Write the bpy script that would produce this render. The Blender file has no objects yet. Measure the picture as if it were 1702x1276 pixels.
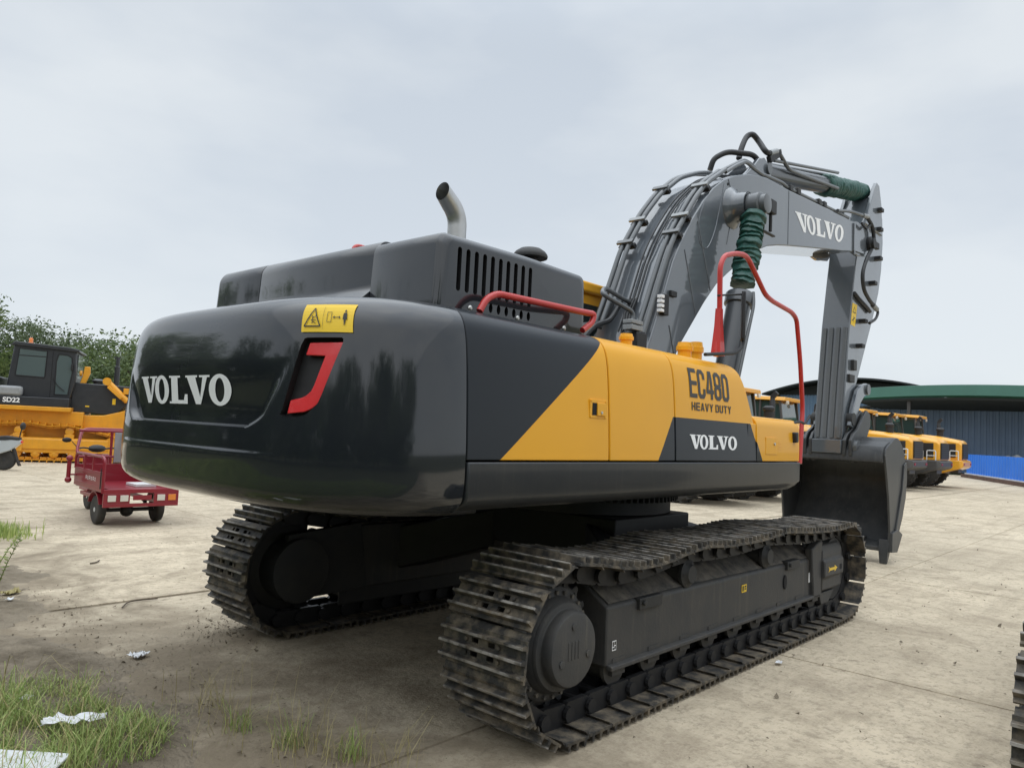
import bpy, bmesh, math, random
from mathutils import Vector, Matrix, noise as mnoise
random.seed(7)
SC = bpy.context.scene
COL = SC.collection
V3 = Vector
# ------------------------------------------------------------------ camera
CAM = V3((-5.62936, -4.13994, 1.71553)); YAW, PITCH, ROLL, FPX = 0.7321967, 0.0597824, 0.04931, 1254.037
_f = V3((math.cos(YAW)*math.cos(PITCH), math.sin(YAW)*math.cos(PITCH), math.sin(PITCH)))
_r0 = V3((math.sin(YAW), -math.cos(YAW), 0)); _u0 = _r0.cross(_f)
_r = _r0*math.cos(ROLL)+_u0*math.sin(ROLL); _u = _u0*math.cos(ROLL)-_r0*math.sin(ROLL)
cd = bpy.data.cameras.new('camera'); cd.sensor_width = 36; cd.lens = FPX/1702*36; cd.clip_start = .05; cd.clip_end = 1500
cam = bpy.data.objects.new('camera', cd); COL.objects.link(cam); SC.camera = cam
mw = Matrix((_r, _u, -_f)).transposed().to_4x4(); mw.translation = CAM; cam.matrix_world = mw
SC.render.resolution_x = 1024; SC.render.resolution_y = 767
# ------------------------------------------------------------------ sky and sun (overcast)
SUN_AZ, SUN_EL = math.radians(-150), math.radians(62)      # where the light comes from
W = bpy.data.worlds.new('World'); SC.world = W; W.use_nodes = True
nt = W.node_tree; nt.nodes.clear()
def wn(t, **k):
    n = nt.nodes.new(t)
    for a, b in k.items(): setattr(n, a, b)
    return n
wo = wn('ShaderNodeOutputWorld'); bg = wn('ShaderNodeBackground')
sky = wn('ShaderNodeTexSky', sky_type='NISHITA'); sky.sun_disc = False
sky.sun_elevation = SUN_EL; sky.sun_rotation = math.radians(90)-SUN_AZ
tc = wn('ShaderNodeTexCoord'); mp = wn('ShaderNodeMapping'); mp.inputs['Scale'].default_value = (1.2, 1.2, 3.0)
n1 = wn('ShaderNodeTexNoise'); n1.inputs['Scale'].default_value = 1.9; n1.inputs['Detail'].default_value = 5; n1.inputs['Roughness'].default_value = .5
rp = wn('ShaderNodeValToRGB')
rp.color_ramp.elements[0].position = .36; rp.color_ramp.elements[0].color = (.60, .662, .735, 1)
rp.color_ramp.elements[1].position = .62; rp.color_ramp.elements[1].color = (.765, .81, .845, 1)
sep = wn('ShaderNodeSeparateXYZ'); mr = wn('ShaderNodeMapRange')
mr.inputs['From Min'].default_value = 0; mr.inputs['From Max'].default_value = .45; mr.inputs['To Min'].default_value = 1; mr.inputs['To Max'].default_value = 0
hz = wn('ShaderNodeMixRGB'); hz.inputs['Color2'].default_value = (.78, .83, .87, 1)
mf = wn('ShaderNodeMath', operation='MULTIPLY'); mf.inputs[1].default_value = .6
sm = wn('ShaderNodeMixRGB', blend_type='MULTIPLY'); sm.inputs['Fac'].default_value = 1; sm.inputs['Color2'].default_value = (.1, .1, .1, 1)
mx = wn('ShaderNodeMixRGB'); mx.inputs['Fac'].default_value = .9
L = nt.links.new
L(tc.outputs['Generated'], mp.inputs['Vector']); L(mp.outputs[0], n1.inputs['Vector']); L(n1.outputs['Fac'], rp.inputs['Fac'])
L(tc.outputs['Generated'], sep.inputs[0]); L(sep.outputs['Z'], mr.inputs['Value']); L(mr.outputs[0], mf.inputs[0])
L(mf.outputs[0], hz.inputs['Fac']); L(rp.outputs[0], hz.inputs['Color1'])
L(sky.outputs[0], sm.inputs['Color1']); L(sm.outputs[0], mx.inputs['Color1']); L(hz.outputs[0], mx.inputs['Color2'])
zr = wn('ShaderNodeMapRange', interpolation_type='SMOOTHSTEP')    # overcast skies are brighter overhead
zr.inputs['From Min'].default_value = .45; zr.inputs['From Max'].default_value = 1; zr.inputs['To Min'].default_value = 1; zr.inputs['To Max'].default_value = 3.1
zm = wn('ShaderNodeVectorMath', operation='SCALE'); L(sep.outputs['Z'], zr.inputs['Value']); L(mx.outputs[0], zm.inputs[0]); L(zr.outputs[0], zm.inputs['Scale'])
L(zm.outputs[0], bg.inputs['Color']); bg.inputs['Strength'].default_value = 1.06; L(bg.outputs[0], wo.inputs['Surface'])
sl = bpy.data.lights.new('sun', 'SUN'); sl.energy = .6; sl.angle = math.radians(120); sl.color = (1, .97, .93)
so = bpy.data.objects.new('sun', sl); COL.objects.link(so)
sd = V3((math.cos(SUN_AZ)*math.cos(SUN_EL), math.sin(SUN_AZ)*math.cos(SUN_EL), math.sin(SUN_EL)))
so.rotation_euler = sd.to_track_quat('Z', 'Y').to_euler(); so.location = (0, 0, 30)
vs = SC.view_settings; vs.view_transform = 'Standard'; vs.look = 'None'; vs.exposure = 0.0; vs.gamma = 1
# ------------------------------------------------------------------ helpers
def ray(px, py): return _f+_r*((px-851)/FPX)+_u*((638-py)/FPX)
def B(px, py, ax, val):
    """the point of a plane x/y/z = val that the photograph shows at a pixel"""
    d = ray(px, py); i = 'xyz'.index(ax); return CAM+d*((val-CAM[i])/d[i])
def sstep(a, b, x):
    t = max(0, min(1, (x-a)/(b-a))); return t*t*(3-2*t)
def catmull(pts, k=6, closed=False):
    pts = [V3(p) for p in pts]; n = len(pts); out = []
    rng = range(n if closed else n-1)
    for i in rng:
        if closed: p0, p1, p2, p3 = pts[i-1], pts[i], pts[(i+1) % n], pts[(i+2) % n]
        else: p0, p1, p2, p3 = pts[max(0, i-1)], pts[i], pts[i+1], pts[min(n-1, i+2)]
        for j in range(k):
            t = j/k
            out.append(.5*((2*p1)+(p2-p0)*t+(2*p0-5*p1+4*p2-p3)*t*t+(3*p1-p0-3*p2+p3)*t**3))
    if not closed: out.append(pts[-1])
    return out
def fillet(pts, r, k=5):
    """round the corners of a polyline"""
    pts = [V3(p) for p in pts]; out = [pts[0]]
    for i in range(1, len(pts)-1):
        a, b, c2 = pts[i-1], pts[i], pts[i+1]
        da, db = (a-b), (c2-b); q = min(r, da.length*.45, db.length*.45)
        p, s = b+da.normalized()*q, b+db.normalized()*q
        for j in range(k+1):
            t = j/k; out.append((1-t)**2*p+2*t*(1-t)*b+t*t*s)
    out.append(pts[-1]); return out
class MB:
    def __init__(s): s.v = []; s.f = []
    def add(s, vs_, fs_):
        o = len(s.v); s.v += [tuple(p) for p in vs_]; s.f += [tuple(i+o for i in f) for f in fs_]; return s
    def box(s, c, d, rot=None):
        c = V3(c); h = V3(d)/2; q = []
        for x in (-1, 1):
            for y in (-1, 1):
                for z in (-1, 1):
                    p = V3((x*h.x, y*h.y, z*h.z)); q.append(c+(rot @ p if rot else p))
        return s.add(q, [(0, 1, 3, 2), (4, 6, 7, 5), (0, 4, 5, 1), (2, 3, 7, 6), (0, 2, 6, 4), (1, 5, 7, 3)])
    def b2(s, x0, x1, y0, y1, z0, z1): return s.box(((x0+x1)/2, (y0+y1)/2, (z0+z1)/2), (abs(x1-x0), abs(y1-y0), abs(z1-z0)))
    def bar(s, p0, p1, w, h, up=(0, 0, 1)):
        p0, p1 = V3(p0), V3(p1); d = (p1-p0); L_ = d.length; d.normalize(); u = V3(up)
        a = d.cross(u)
        if a.length < 1e-4: a = d.cross(V3((0, 1, 0)))
        a.normalize(); b = a.cross(d)
        return s.box((p0+p1)/2, (L_, w, h), Matrix((d, a, b)).transposed())
    def cyl(s, p0, p1, r, r1=None, n=20, caps=True):
        p0, p1 = V3(p0), V3(p1); r1 = r if r1 is None else r1; d = (p1-p0).normalized()
        a = d.orthogonal().normalized(); b = d.cross(a); q = []
        for p, rr in ((p0, r), (p1, r1)):
            for i in range(n):
                t = 2*math.pi*i/n; q.append(p+(a*math.cos(t)+b*math.sin(t))*rr)
        fs = [(i, (i+1) % n, n+(i+1) % n, n+i) for i in range(n)]
        if caps: fs += [tuple(range(n-1, -1, -1)), tuple(range(n, 2*n))]
        return s.add(q, fs)
    def lathe(s, prof, o, axis, n=28):
        """prof: (radius, distance along axis) pairs"""
        o = V3(o); d = V3(axis).normalized(); a = d.orthogonal().normalized(); b = d.cross(a); q = []; fs = []
        m = len(prof)
        for r, h in prof:
            for i in range(n):
                t = 2*math.pi*i/n; q.append(o+d*h+(a*math.cos(t)+b*math.sin(t))*max(r, 1e-4))
        for j in range(m-1):
            for i in range(n): fs.append((j*n+i, j*n+(i+1) % n, (j+1)*n+(i+1) % n, (j+1)*n+i))
        fs += [tuple(range(n-1, -1, -1)), tuple(range((m-1)*n, m*n))]
        return s.add(q, fs)
    def tube(s, pts, r, n=8, caps=True):
        pts = [V3(p) for p in pts]; m = len(pts); q = []; fs = []; a = None
        rf = r if callable(r) else (lambda t: r)
        for i, p in enumerate(pts):
            d = (pts[min(i+1, m-1)]-pts[max(i-1, 0)]).normalized()
            if a is None: a = d.orthogonal().normalized()
            a = (a-d*a.dot(d)).normalized(); b = d.cross(a); rr = rf(i/(m-1))
            for k in range(n):
                t = 2*math.pi*k/n; q.append(p+(a*math.cos(t)+b*math.sin(t))*rr)
        for i in range(m-1):
            for k in range(n): fs.append((i*n+k, i*n+(k+1) % n, (i+1)*n+(k+1) % n, (i+1)*n+k))
        if caps: fs += [tuple(range(n-1, -1, -1)), tuple(range((m-1)*n, m*n))]
        return s.add(q, fs)
    def prism(s, prof, a0, a1, axis='y'):
        """closed 2-D profile pushed along an axis; profile is (x,z) for y, (y,z) for x, (x,y) for z"""
        def P(u, w, a): return {'y': (u, a, w), 'x': (a, u, w), 'z': (u, w, a)}[axis]
        n = len(prof); ar = sum(prof[i][0]*prof[(i+1) % n][1]-prof[(i+1) % n][0]*prof[i][1] for i in range(n))
        flip = (ar > 0) != (axis == 'y')
        if a0 > a1: a0, a1 = a1, a0
        q = [P(u, w, a0) for u, w in prof]+[P(u, w, a1) for u, w in prof]
        fs = [(i, (i+1) % n, n+(i+1) % n, n+i) for i in range(n)]+[tuple(range(n-1, -1, -1)), tuple(range(n, 2*n))]
        if not flip: fs = [tuple(reversed(f)) for f in fs]
        return s.add(q, fs)
    def loft(s, rings, caps=True, closed=True):
        n = len(rings[0]); q = [p for r in rings for p in r]; fs = []
        for j in range(len(rings)-1):
            for i in range(n if closed else n-1): fs.append((j*n+i, j*n+(i+1) % n, (j+1)*n+(i+1) % n, (j+1)*n+i))
        if caps: fs += [tuple(range(n-1, -1, -1)), tuple(range((len(rings)-1)*n, len(rings)*n))]
        return s.add(q, fs)
    def ball(s, c, r, n=12, sc=(1, 1, 1)):
        c = V3(c); q = []; m = n//2
        for j in range(1, m):
            ph = math.pi*j/m
            for i in range(n):
                t = 2*math.pi*i/n; q.append(c+V3((math.sin(ph)*math.cos(t)*r*sc[0], math.sin(ph)*math.sin(t)*r*sc[1], math.cos(ph)*r*sc[2])))
        q += [c+V3((0, 0, r*sc[2])), c-V3((0, 0, r*sc[2]))]
        fs = [((j)*n+i, (j+1)*n+i, (j+1)*n+(i+1) % n, j*n+(i+1) % n) for j in range(m-2) for i in range(n)]
        T = len(q)-2
        fs += [(i, (i+1) % n, T) for i in range(n)]+[((m-2)*n+(i+1) % n, (m-2)*n+i, T+1) for i in range(n)]
        return s.add(q, fs)
    def xform(s, M):
        s.v = [tuple(M @ V3(p)) for p in s.v]; return s
    def mesh(s, name, mat, ang=38, recalc=True):
        me = bpy.data.meshes.new(name); me.from_pydata(s.v, [], s.f)
        if recalc:
            bm = bmesh.new(); bm.from_mesh(me); bmesh.ops.recalc_face_normals(bm, faces=bm.faces); bm.to_mesh(me); bm.free()
        if ang is not None:
            me.polygons.foreach_set('use_smooth', [True]*len(me.polygons)); me.set_sharp_from_angle(angle=math.radians(ang))
        if mat: me.materials.append(mat)
        me.update(); return me
    def build(s, name, mat, parent=None, bevel=0, ang=38, seg=2, recalc=True):
        return link(name, s.mesh(name, mat, ang, recalc), parent, bevel, seg)
def link(name, me, parent=None, bevel=0, seg=2):
    o = bpy.data.objects.new(name, me); COL.objects.link(o)
    if parent: o.parent = parent
    if bevel:
        m = o.modifiers.new('bevel', 'BEVEL'); m.width = bevel; m.segments = seg; m.limit_method = 'ANGLE'; m.angle_limit = math.radians(35); m.harden_normals = False
    return o
def empty(name, loc=(0, 0, 0), rz=0, parent=None):
    o = bpy.data.objects.new(name, None); COL.objects.link(o); o.location = loc; o.rotation_euler = (0, 0, rz); o.empty_display_size = .2
    if parent: o.parent = parent
    return o
def tag(o, label=None, cat=None, group=None, kind=None):
    for k, v in (('label', label), ('category', cat), ('group', group), ('kind', kind)):
        if v: o[k] = v
    return o
def copy_tree(o, parent=None):
    c = o.copy(); COL.objects.link(c); c.parent = parent
    for ch in o.children: copy_tree(ch, c)
    return c
def bake(o, cutters=()):
    """apply the modifiers (and boolean cuts) of an object"""
    for c in cutters:
        m = o.modifiers.new('cut', 'BOOLEAN'); m.operation = 'DIFFERENCE'; m.object = c; m.solver = 'EXACT'; m.material_mode = 'TRANSFER'
    dg = bpy.context.evaluated_depsgraph_get(); dg.update()
    me = bpy.data.meshes.new_from_object(o.evaluated_get(dg)); o.modifiers.clear(); o.data = me
    for c in cutters: bpy.data.objects.remove(c)
    me.polygons.foreach_set('use_smooth', [True]*len(me.polygons)); me.set_sharp_from_angle(angle=math.radians(38))
    return o
# ---- lettering
def text_mesh(txt, size=1, shear=0, offset=0, spacing=1):
    cu = bpy.data.curves.new('t', 'FONT'); cu.body = txt; cu.size = size; cu.shear = shear; cu.offset = offset; cu.space_character = spacing; cu.resolution_u = 4
    ob = bpy.data.objects.new('t', cu); COL.objects.link(ob)
    dg = bpy.context.evaluated_depsgraph_get(); dg.update(); me = bpy.data.meshes.new_from_object(ob.evaluated_get(dg))
    vs_ = [(v.co.x, v.co.y) for v in me.vertices]; fs_ = [tuple(p.vertices) for p in me.polygons]
    bpy.data.objects.remove(ob); bpy.data.curves.remove(cu)
    x0, x1 = min(p[0] for p in vs_), max(p[0] for p in vs_); y0, y1 = min(p[1] for p in vs_), max(p[1] for p in vs_)
    return [((p[0]-x0)/(x1-x0), (p[1]-y0)/(y1-y0)) for p in vs_], fs_
def slab_word():
    """VOLVO in slab-serif capitals, in a unit square"""
    vs_, fs_ = [], []
    def poly(p):
        o = len(vs_); vs_.extend(p); fs_.append(tuple(range(o, o+len(p))))
    def Vl(x, w):
        for P in ([(0, 1), (.50, 1), (.50, .93), (0, .93)], [(.58, 1), (1, 1), (1, .93), (.58, .93)], [(.07, .931), (.42, .931), (.6, .25), (.42, 0)], [(.42, 0), (.6, .25), (.6, .25), (.62, 0)],
                  [(.602, .251), (.72, .931), (.90, .931), (.622, 0)]):
            poly([(x+a*w, b) for a, b in dict.fromkeys(P)])
    def Ol(x, w):
        n = 40; o = len(vs_)
        for i in range(n):
            t = 2*math.pi*i/n; c, s = math.cos(t), math.sin(t)
            vs_.append((x+w*(.5+.5*c), .5+.53*s)); vs_.append((x+w*(.5+.205*c), .5+.40*s))
        for i in range(n):
            a, b = o+2*i, o+2*((i+1) % n); fs_.append((a, b, b+1, a+1))
    def Ll(x, w):
        for P in ([(0, 1), (.62, 1), (.62, .93), (0, .93)], [(.12, .929), (.48, .929), (.48, .13), (.12, .07)], [(0, .07), (.12, .07), (.48, .13), (.78, .13), (1, .07), (1, 0), (0, 0)], [(.8, .131), (.86, .34), (1, .34), (1, .071)]):
            poly([(x+a*w, b) for a, b in P])
    Vl(0, .225); Ol(.193, .172); Ll(.372, .2); Vl(.555, .25); Ol(.795, .205)
    return vs_, fs_
def block_text(txt, st=.26, sv=.15, gap=.16):
    """condensed bold block capitals in a unit square; st / sv = stroke share of letter width / height"""
    vs_, fs_ = [], []; n = len(txt.replace(' ', '')); sp = txt.count(' '); tot = n+(len(txt)-1-2*sp)*gap+sp*.45; x = 0
    def poly(p):
        o = len(vs_); vs_.extend([(a/tot, b) for a, b in p]); fs_.append(tuple(range(o, o+len(p))))
    def R_(a, b, c, d): poly([(x+a, c), (x+b, c), (x+b, d), (x+a, d)])
    def ring(c, d, skip=(), cut=.24):
        cv = cut*.55*(d-c)/1.0 if d-c > .7 else cut*.35; i, iv = st, sv; q = cut*.35; qv = cv*.45
        O = [(0, c+cv), (cut, c), (1-cut, c), (1, c+cv), (1, d-cv), (1-cut, d), (cut, d), (0, d-cv)]
        I = [(i, c+iv+qv), (i+q, c+iv), (1-i-q, c+iv), (1-i, c+iv+qv), (1-i, d-iv-qv), (1-i-q, d-iv), (i+q, d-iv), (i, d-iv-qv)]
        for k in range(8):
            if k in skip: continue
            m = (k+1) % 8; poly([(x+a, b) for a, b in (O[k], O[m], I[m], I[k])])
    for ch in txt:
        if ch == ' ': x += .45; continue
        if ch == 'E': R_(0, st, 0, 1); [R_(st, 1, a, a+sv) for a in (0, .5-sv/2, 1-sv)]
        elif ch == 'C':
            ring(0, 1, (3,)); poly([(x+1-st, sv+.0594), (x+1, .132), (x+1, .34), (x+1-st, .34)]); poly([(x+1-st, 1-sv-.0594), (x+1, .868), (x+1, .66), (x+1-st, .66)])
        elif ch == '0' or ch == 'O': ring(0, 1)
        elif ch == '8': ring(0, .54, cut=.3); ring(.54-sv+.02, 1, cut=.3)
        elif ch == '4': R_(.62-st/2+.1, .62+st/2+.1, 0, 1); R_(0, 1.04, .2, .2+sv); poly([(x, .2+sv), (x+st, .2+sv), (x+.62, 1), (x+.42, 1)])
        elif ch == 'H': R_(0, st, 0, 1); R_(1-st, 1, 0, 1); R_(st, 1-st, .5-sv/2, .5+sv/2)
        elif ch == 'A': poly([(x, 0), (x+st, 0), (x+.5+st*.2, 1), (x+.5-st*.55, 1)]); poly([(x+1-st, 0), (x+1, 0), (x+.5+st*.55, 1), (x+.5-st*.2, 1)]); R_(.22, .78, .2, .2+sv)
        elif ch == 'V': poly([(x, 1), (x+st, 1), (x+.5+st*.2, 0), (x+.5-st*.55, 0)]); poly([(x+1-st, 1), (x+1, 1), (x+.5+st*.55, 0), (x+.5-st*.2, 0)])
        elif ch == 'Y': poly([(x, 1), (x+st, 1), (x+.5+st*.4, .42), (x+.5-st*.5, .42)]); poly([(x+1-st, 1), (x+1, 1), (x+.5+st*.5, .42), (x+.5-st*.4, .42)]); R_(.5-st/2, .5+st/2, 0, .42)
        elif ch == 'D': R_(0, st, 0, 1); ring(0, 1, (0, 6, 7)); R_(0, .3, 0, sv); R_(0, .3, 1-sv, 1)
        elif ch == 'U': ring(0, 1, (4, 5, 6)); R_(0, st, .5, 1); R_(1-st, 1, .5, 1)
        elif ch == 'T': R_(0, 1, 1-sv, 1); R_(.5-st/2, .5+st/2, 0, 1-sv)
        x += 1+gap
    return vs_, fs_
def decal(name, uv, mat, parent, fn, lift=.002):
    """flat print: fn(u, v) gives the point on the surface (already lifted off it)"""
    bm = bmesh.new(); vv = [bm.verts.new((p[0], p[1], 0)) for p in uv[0]]
    for f in uv[1]:
        try: bm.faces.new([vv[i] for i in f])
        except ValueError: pass
    bmesh.ops.triangulate(bm, faces=bm.faces)
    for _ in range(3):
        es = [e for e in bm.edges if abs(e.verts[0].co.y-e.verts[1].co.y) > .16 or abs(e.verts[0].co.x-e.verts[1].co.x) > .12]
        if es: bmesh.ops.subdivide_edges(bm, edges=es, cuts=1); bmesh.ops.triangulate(bm, faces=bm.faces)
    for v in bm.verts: v.co = fn(v.co.x, v.co.y)
    me = bpy.data.meshes.new(name); bm.to_mesh(me); bm.free(); me.materials.append(mat); me.update()
    return link(name, me, parent)
# ------------------------------------------------------------------ materials
def mat(name, col, rough=.5, metal=0, coat=0, coat_r=.05, spec=.5, bump=0, bscale=40, var=0, vscale=3, var_col=None, rvar=0, bdist=.01, detail=6, alpha=None, trans=0):
    m = bpy.data.materials.new(name); m.use_nodes = True; t = m.node_tree; b = t.nodes['Principled BSDF']; l = t.links.new
    b.inputs['Base Color'].default_value = (*col, 1); b.inputs['Roughness'].default_value = rough; b.inputs['Metallic'].default_value = metal
    b.inputs['Coat Weight'].default_value = coat; b.inputs['Coat Roughness'].default_value = coat_r; b.inputs['Specular IOR Level'].default_value = spec
    if trans: b.inputs['Transmission Weight'].default_value = trans
    co = t.nodes.new('ShaderNodeTexCoord'); m['co'] = co.name
    if var or rvar or var_col:
        n = t.nodes.new('ShaderNodeTexNoise'); n.inputs['Scale'].default_value = vscale; n.inputs['Detail'].default_value = detail; n.inputs['Roughness'].default_value = .6
        l(co.outputs['Object'], n.inputs['Vector'])
        r = t.nodes.new('ShaderNodeMapRange'); r.inputs['From Min'].default_value = .32; r.inputs['From Max'].default_value = .7; l(n.outputs['Fac'], r.inputs['Value'])
        mx_ = t.nodes.new('ShaderNodeMixRGB'); c2 = var_col or tuple(c*(1-var) for c in col)
        mx_.inputs['Color1'].default_value = (*col, 1); mx_.inputs['Color2'].default_value = (*c2, 1)
        if var_col:
            k = t.nodes.new('ShaderNodeMath'); k.operation = 'MULTIPLY'; k.inputs[1].default_value = var; l(r.outputs[0], k.inputs[0]); l(k.outputs[0], mx_.inputs['Fac'])
        else: l(r.outputs[0], mx_.inputs['Fac'])
        l(mx_.outputs[0], b.inputs['Base Color'])
        if rvar:
            r2 = t.nodes.new('ShaderNodeMapRange'); r2.inputs['To Min'].default_value = rough; r2.inputs['To Max'].default_value = min(1, rough+rvar); l(n.outputs['Fac'], r2.inputs['Value']); l(r2.outputs[0], b.inputs['Roughness'])
    if bump:
        n = t.nodes.new('ShaderNodeTexNoise'); n.inputs['Scale'].default_value = bscale; n.inputs['Detail'].default_value = 4; l(co.outputs['Object'], n.inputs['Vector'])
        q = t.nodes.new('ShaderNodeBump'); q.inputs['Strength'].default_value = bump; q.inputs['Distance'].default_value = bdist; l(n.outputs['Fac'], q.inputs['Height']); l(q.outputs[0], b.inputs['Normal'])
    return m
GREY = (.0095, .0125, .0165)
YEL = (.83, .40, .018)
M = {}
M['grey'] = mat('grey paint', GREY, .40, spec=.12, coat=1, coat_r=.06, bump=.04, bscale=1.6, bdist=.05, var=.12, var_col=(.04, .04, .038), vscale=2.5, rvar=.1)
M['boomgrey'] = mat('boom paint', (.082, .098, .115), .36, coat=1, coat_r=.06, bump=.05, bscale=2.2, bdist=.05, var=.22, var_col=(.11, .11, .105), vscale=2.0, rvar=.15)
for k_ in ('grey', 'boomgrey'): M[k_].node_tree.nodes['Principled BSDF'].inputs['Coat IOR'].default_value = 1.65
M['dark'] = mat('dark frame paint', (.022, .024, .026), .5, bump=.1, bscale=60, var=.35, var_col=(.07, .063, .052), vscale=6, rvar=.2)
M['cylgrey'] = mat('cylinder paint', (.046, .053, .060), .38, coat=.5, coat_r=.1, var=.3, var_col=(.08, .08, .075), vscale=4)
M['frame'] = mat('track frame paint', (.042, .043, .044), .5, bump=.15, bscale=45, var=.45, var_col=(.10, .09, .075), vscale=5, rvar=.25)
M['frametop'] = mat('dusty frame top', (.045, .044, .042), .75, bump=.5, bscale=70, var=.9, var_col=(.19, .165, .13), vscale=9, rvar=.1)
M['black'] = mat('black plastic', (.012, .012, .013), .55, var=.3, var_col=(.03, .03, .03), vscale=10)
M['hose'] = mat('black hose', (.018, .019, .02), .5, bump=.2, bscale=120)
M['pipe'] = mat('grey steel pipe', (.085, .095, .102), .35, coat=.3, var=.3, var_col=(.12, .115, .105), vscale=7)
M['sill'] = mat('sill paint', (.021, .0245, .028), .42, spec=.3, coat=.35, coat_r=.12, bump=.06, bscale=3, bdist=.05, var=.3, var_col=(.06, .058, .052), vscale=3, rvar=.15)
M['void'] = mat('dark recess', (.006, .006, .007), .8)
M['yellow'] = mat('yellow paint', YEL, .35, spec=.3, coat=.12, coat_r=.06, bump=.04, bscale=2.2, bdist=.05, var=.2, var_col=(.72, .36, .04), vscale=2.2)
M['oldyellow'] = mat('dozer yellow', (.80, .36, .015), .42, coat=.2, var=.35, var_col=(.42, .2, .03), vscale=3, bump=.1, bscale=20)
M['red'] = mat('red rail paint', (.50, .022, .016), .35, coat=.3, var=.2, var_col=(.42, .05, .04), vscale=8)
M['lens'] = mat('red reflector', (.72, .03, .035), .18, coat=1, bump=.3, bscale=160, bdist=.002)
M['white'] = mat('white lettering', (.90, .90, .89), .45)
M['bucketgrey'] = mat('bucket paint', (.022, .025, .028), .42, coat=.2, coat_r=.2, bump=.1, bscale=12, bdist=.01, var=.5, var_col=(.075, .075, .072), vscale=5, rvar=.2)
M['sticker'] = mat('yellow sticker', (.85, .56, .02), .4)
M['ink'] = mat('black print', (.02, .02, .02), .5)
M['chrome'] = mat('aluminised steel', (.55, .55, .54), .28, metal=1, rvar=.25, var=.4, var_col=(.4, .39, .37), vscale=12)
M['bolt'] = mat('zinc bolt', (.55, .55, .52), .4, metal=.8)
M['steel'] = mat('bright clamp', (.30, .31, .31), .5, metal=.4)
M['glass'] = mat('cab glass', (.02, .03, .03), .04, spec=.7, coat=.4)
M['rubber'] = mat('tyre rubber', (.022, .022, .022), .8, var=.6, var_col=(.09, .082, .07), vscale=4, bump=.3, bscale=40)
M['crimson'] = mat('crimson paint', (.24, .010, .022), .38, coat=.3, var=.3, var_col=(.17, .022, .03), vscale=5)
M['lamp_w'] = mat('clear lamp lens', (.65, .62, .55), .2, coat=1)
M['lamp_o'] = mat('orange lamp lens', (.75, .22, .02), .2, coat=1)
M['silver'] = mat('silver plastic', (.42, .45, .46), .3, coat=.5)
M['whitebox'] = mat('white plastic', (.72, .73, .72), .5, var=.2, vscale=6)
M['greypanel'] = mat('grey panel', (.33, .34, .34), .6, var=.2, vscale=6)
def shoe_mat():
    m = mat('track shoe steel', (.030, .029, .027), .5, bump=.8, bscale=55, bdist=.005, var=.9, var_col=(.235, .19, .13), vscale=11, rvar=.3, detail=8)
    t = m.node_tree; b = t.nodes['Principled BSDF']; l = t.links.new
    # worn grouser tips: bare steel, given by the shoe's own height
    co = t.nodes[m['co']]; s = t.nodes.new('ShaderNodeSeparateXYZ'); l(co.outputs['Object'], s.inputs[0])
    oi = t.nodes.new('ShaderNodeObjectInfo'); ad = t.nodes.new('ShaderNodeVectorMath'); ad.operation = 'ADD'
    cx = t.nodes.new('ShaderNodeCombineXYZ'); k = t.nodes.new('ShaderNodeMath'); k.operation = 'MULTIPLY'; k.inputs[1].default_value = 37
    l(oi.outputs['Random'], k.inputs[0]); l(k.outputs[0], cx.inputs[0]); l(k.outputs[0], cx.inputs[1]); l(co.outputs['Object'], ad.inputs[0]); l(cx.outputs[0], ad.inputs[1])
    for n in t.nodes:
        if n.type == 'TEX_NOISE': l(ad.outputs[0], n.inputs['Vector'])
    r = t.nodes.new('ShaderNodeMapRange'); r.inputs['From Min'].default_value = -.106; r.inputs['From Max'].default_value = -.117; l(s.outputs['Z'], r.inputs['Value'])
    n2 = t.nodes.new('ShaderNodeTexNoise'); n2.inputs['Scale'].default_value = 14; l(ad.outputs[0], n2.inputs['Vector'])
    r2 = t.nodes.new('ShaderNodeMapRange'); r2.inputs['From Min'].default_value = .38; r2.inputs['From Max'].default_value = .6; l(n2.outputs['Fac'], r2.inputs['Value'])
    k2 = t.nodes.new('ShaderNodeMath'); k2.operation = 'MULTIPLY'; l(r.outputs[0], k2.inputs[0]); l(r2.outputs[0], k2.inputs[1])
    src = b.inputs['Base Color'].links[0].from_socket
    mx_ = t.nodes.new('ShaderNodeMixRGB'); mx_.inputs['Color2'].default_value = (.30, .28, .25, 1); l(src, mx_.inputs['Color1']); l(k2.outputs[0], mx_.inputs['Fac']); l(mx_.outputs[0], b.inputs['Base Color'])
    for n in t.nodes:
        if n.type == 'MAP_RANGE' and abs(n.inputs['From Min'].default_value-.32) < 1e-3: n.inputs['From Min'].default_value = .42; n.inputs['From Max'].default_value = .74
    return m
M['shoe'] = shoe_mat()
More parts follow.
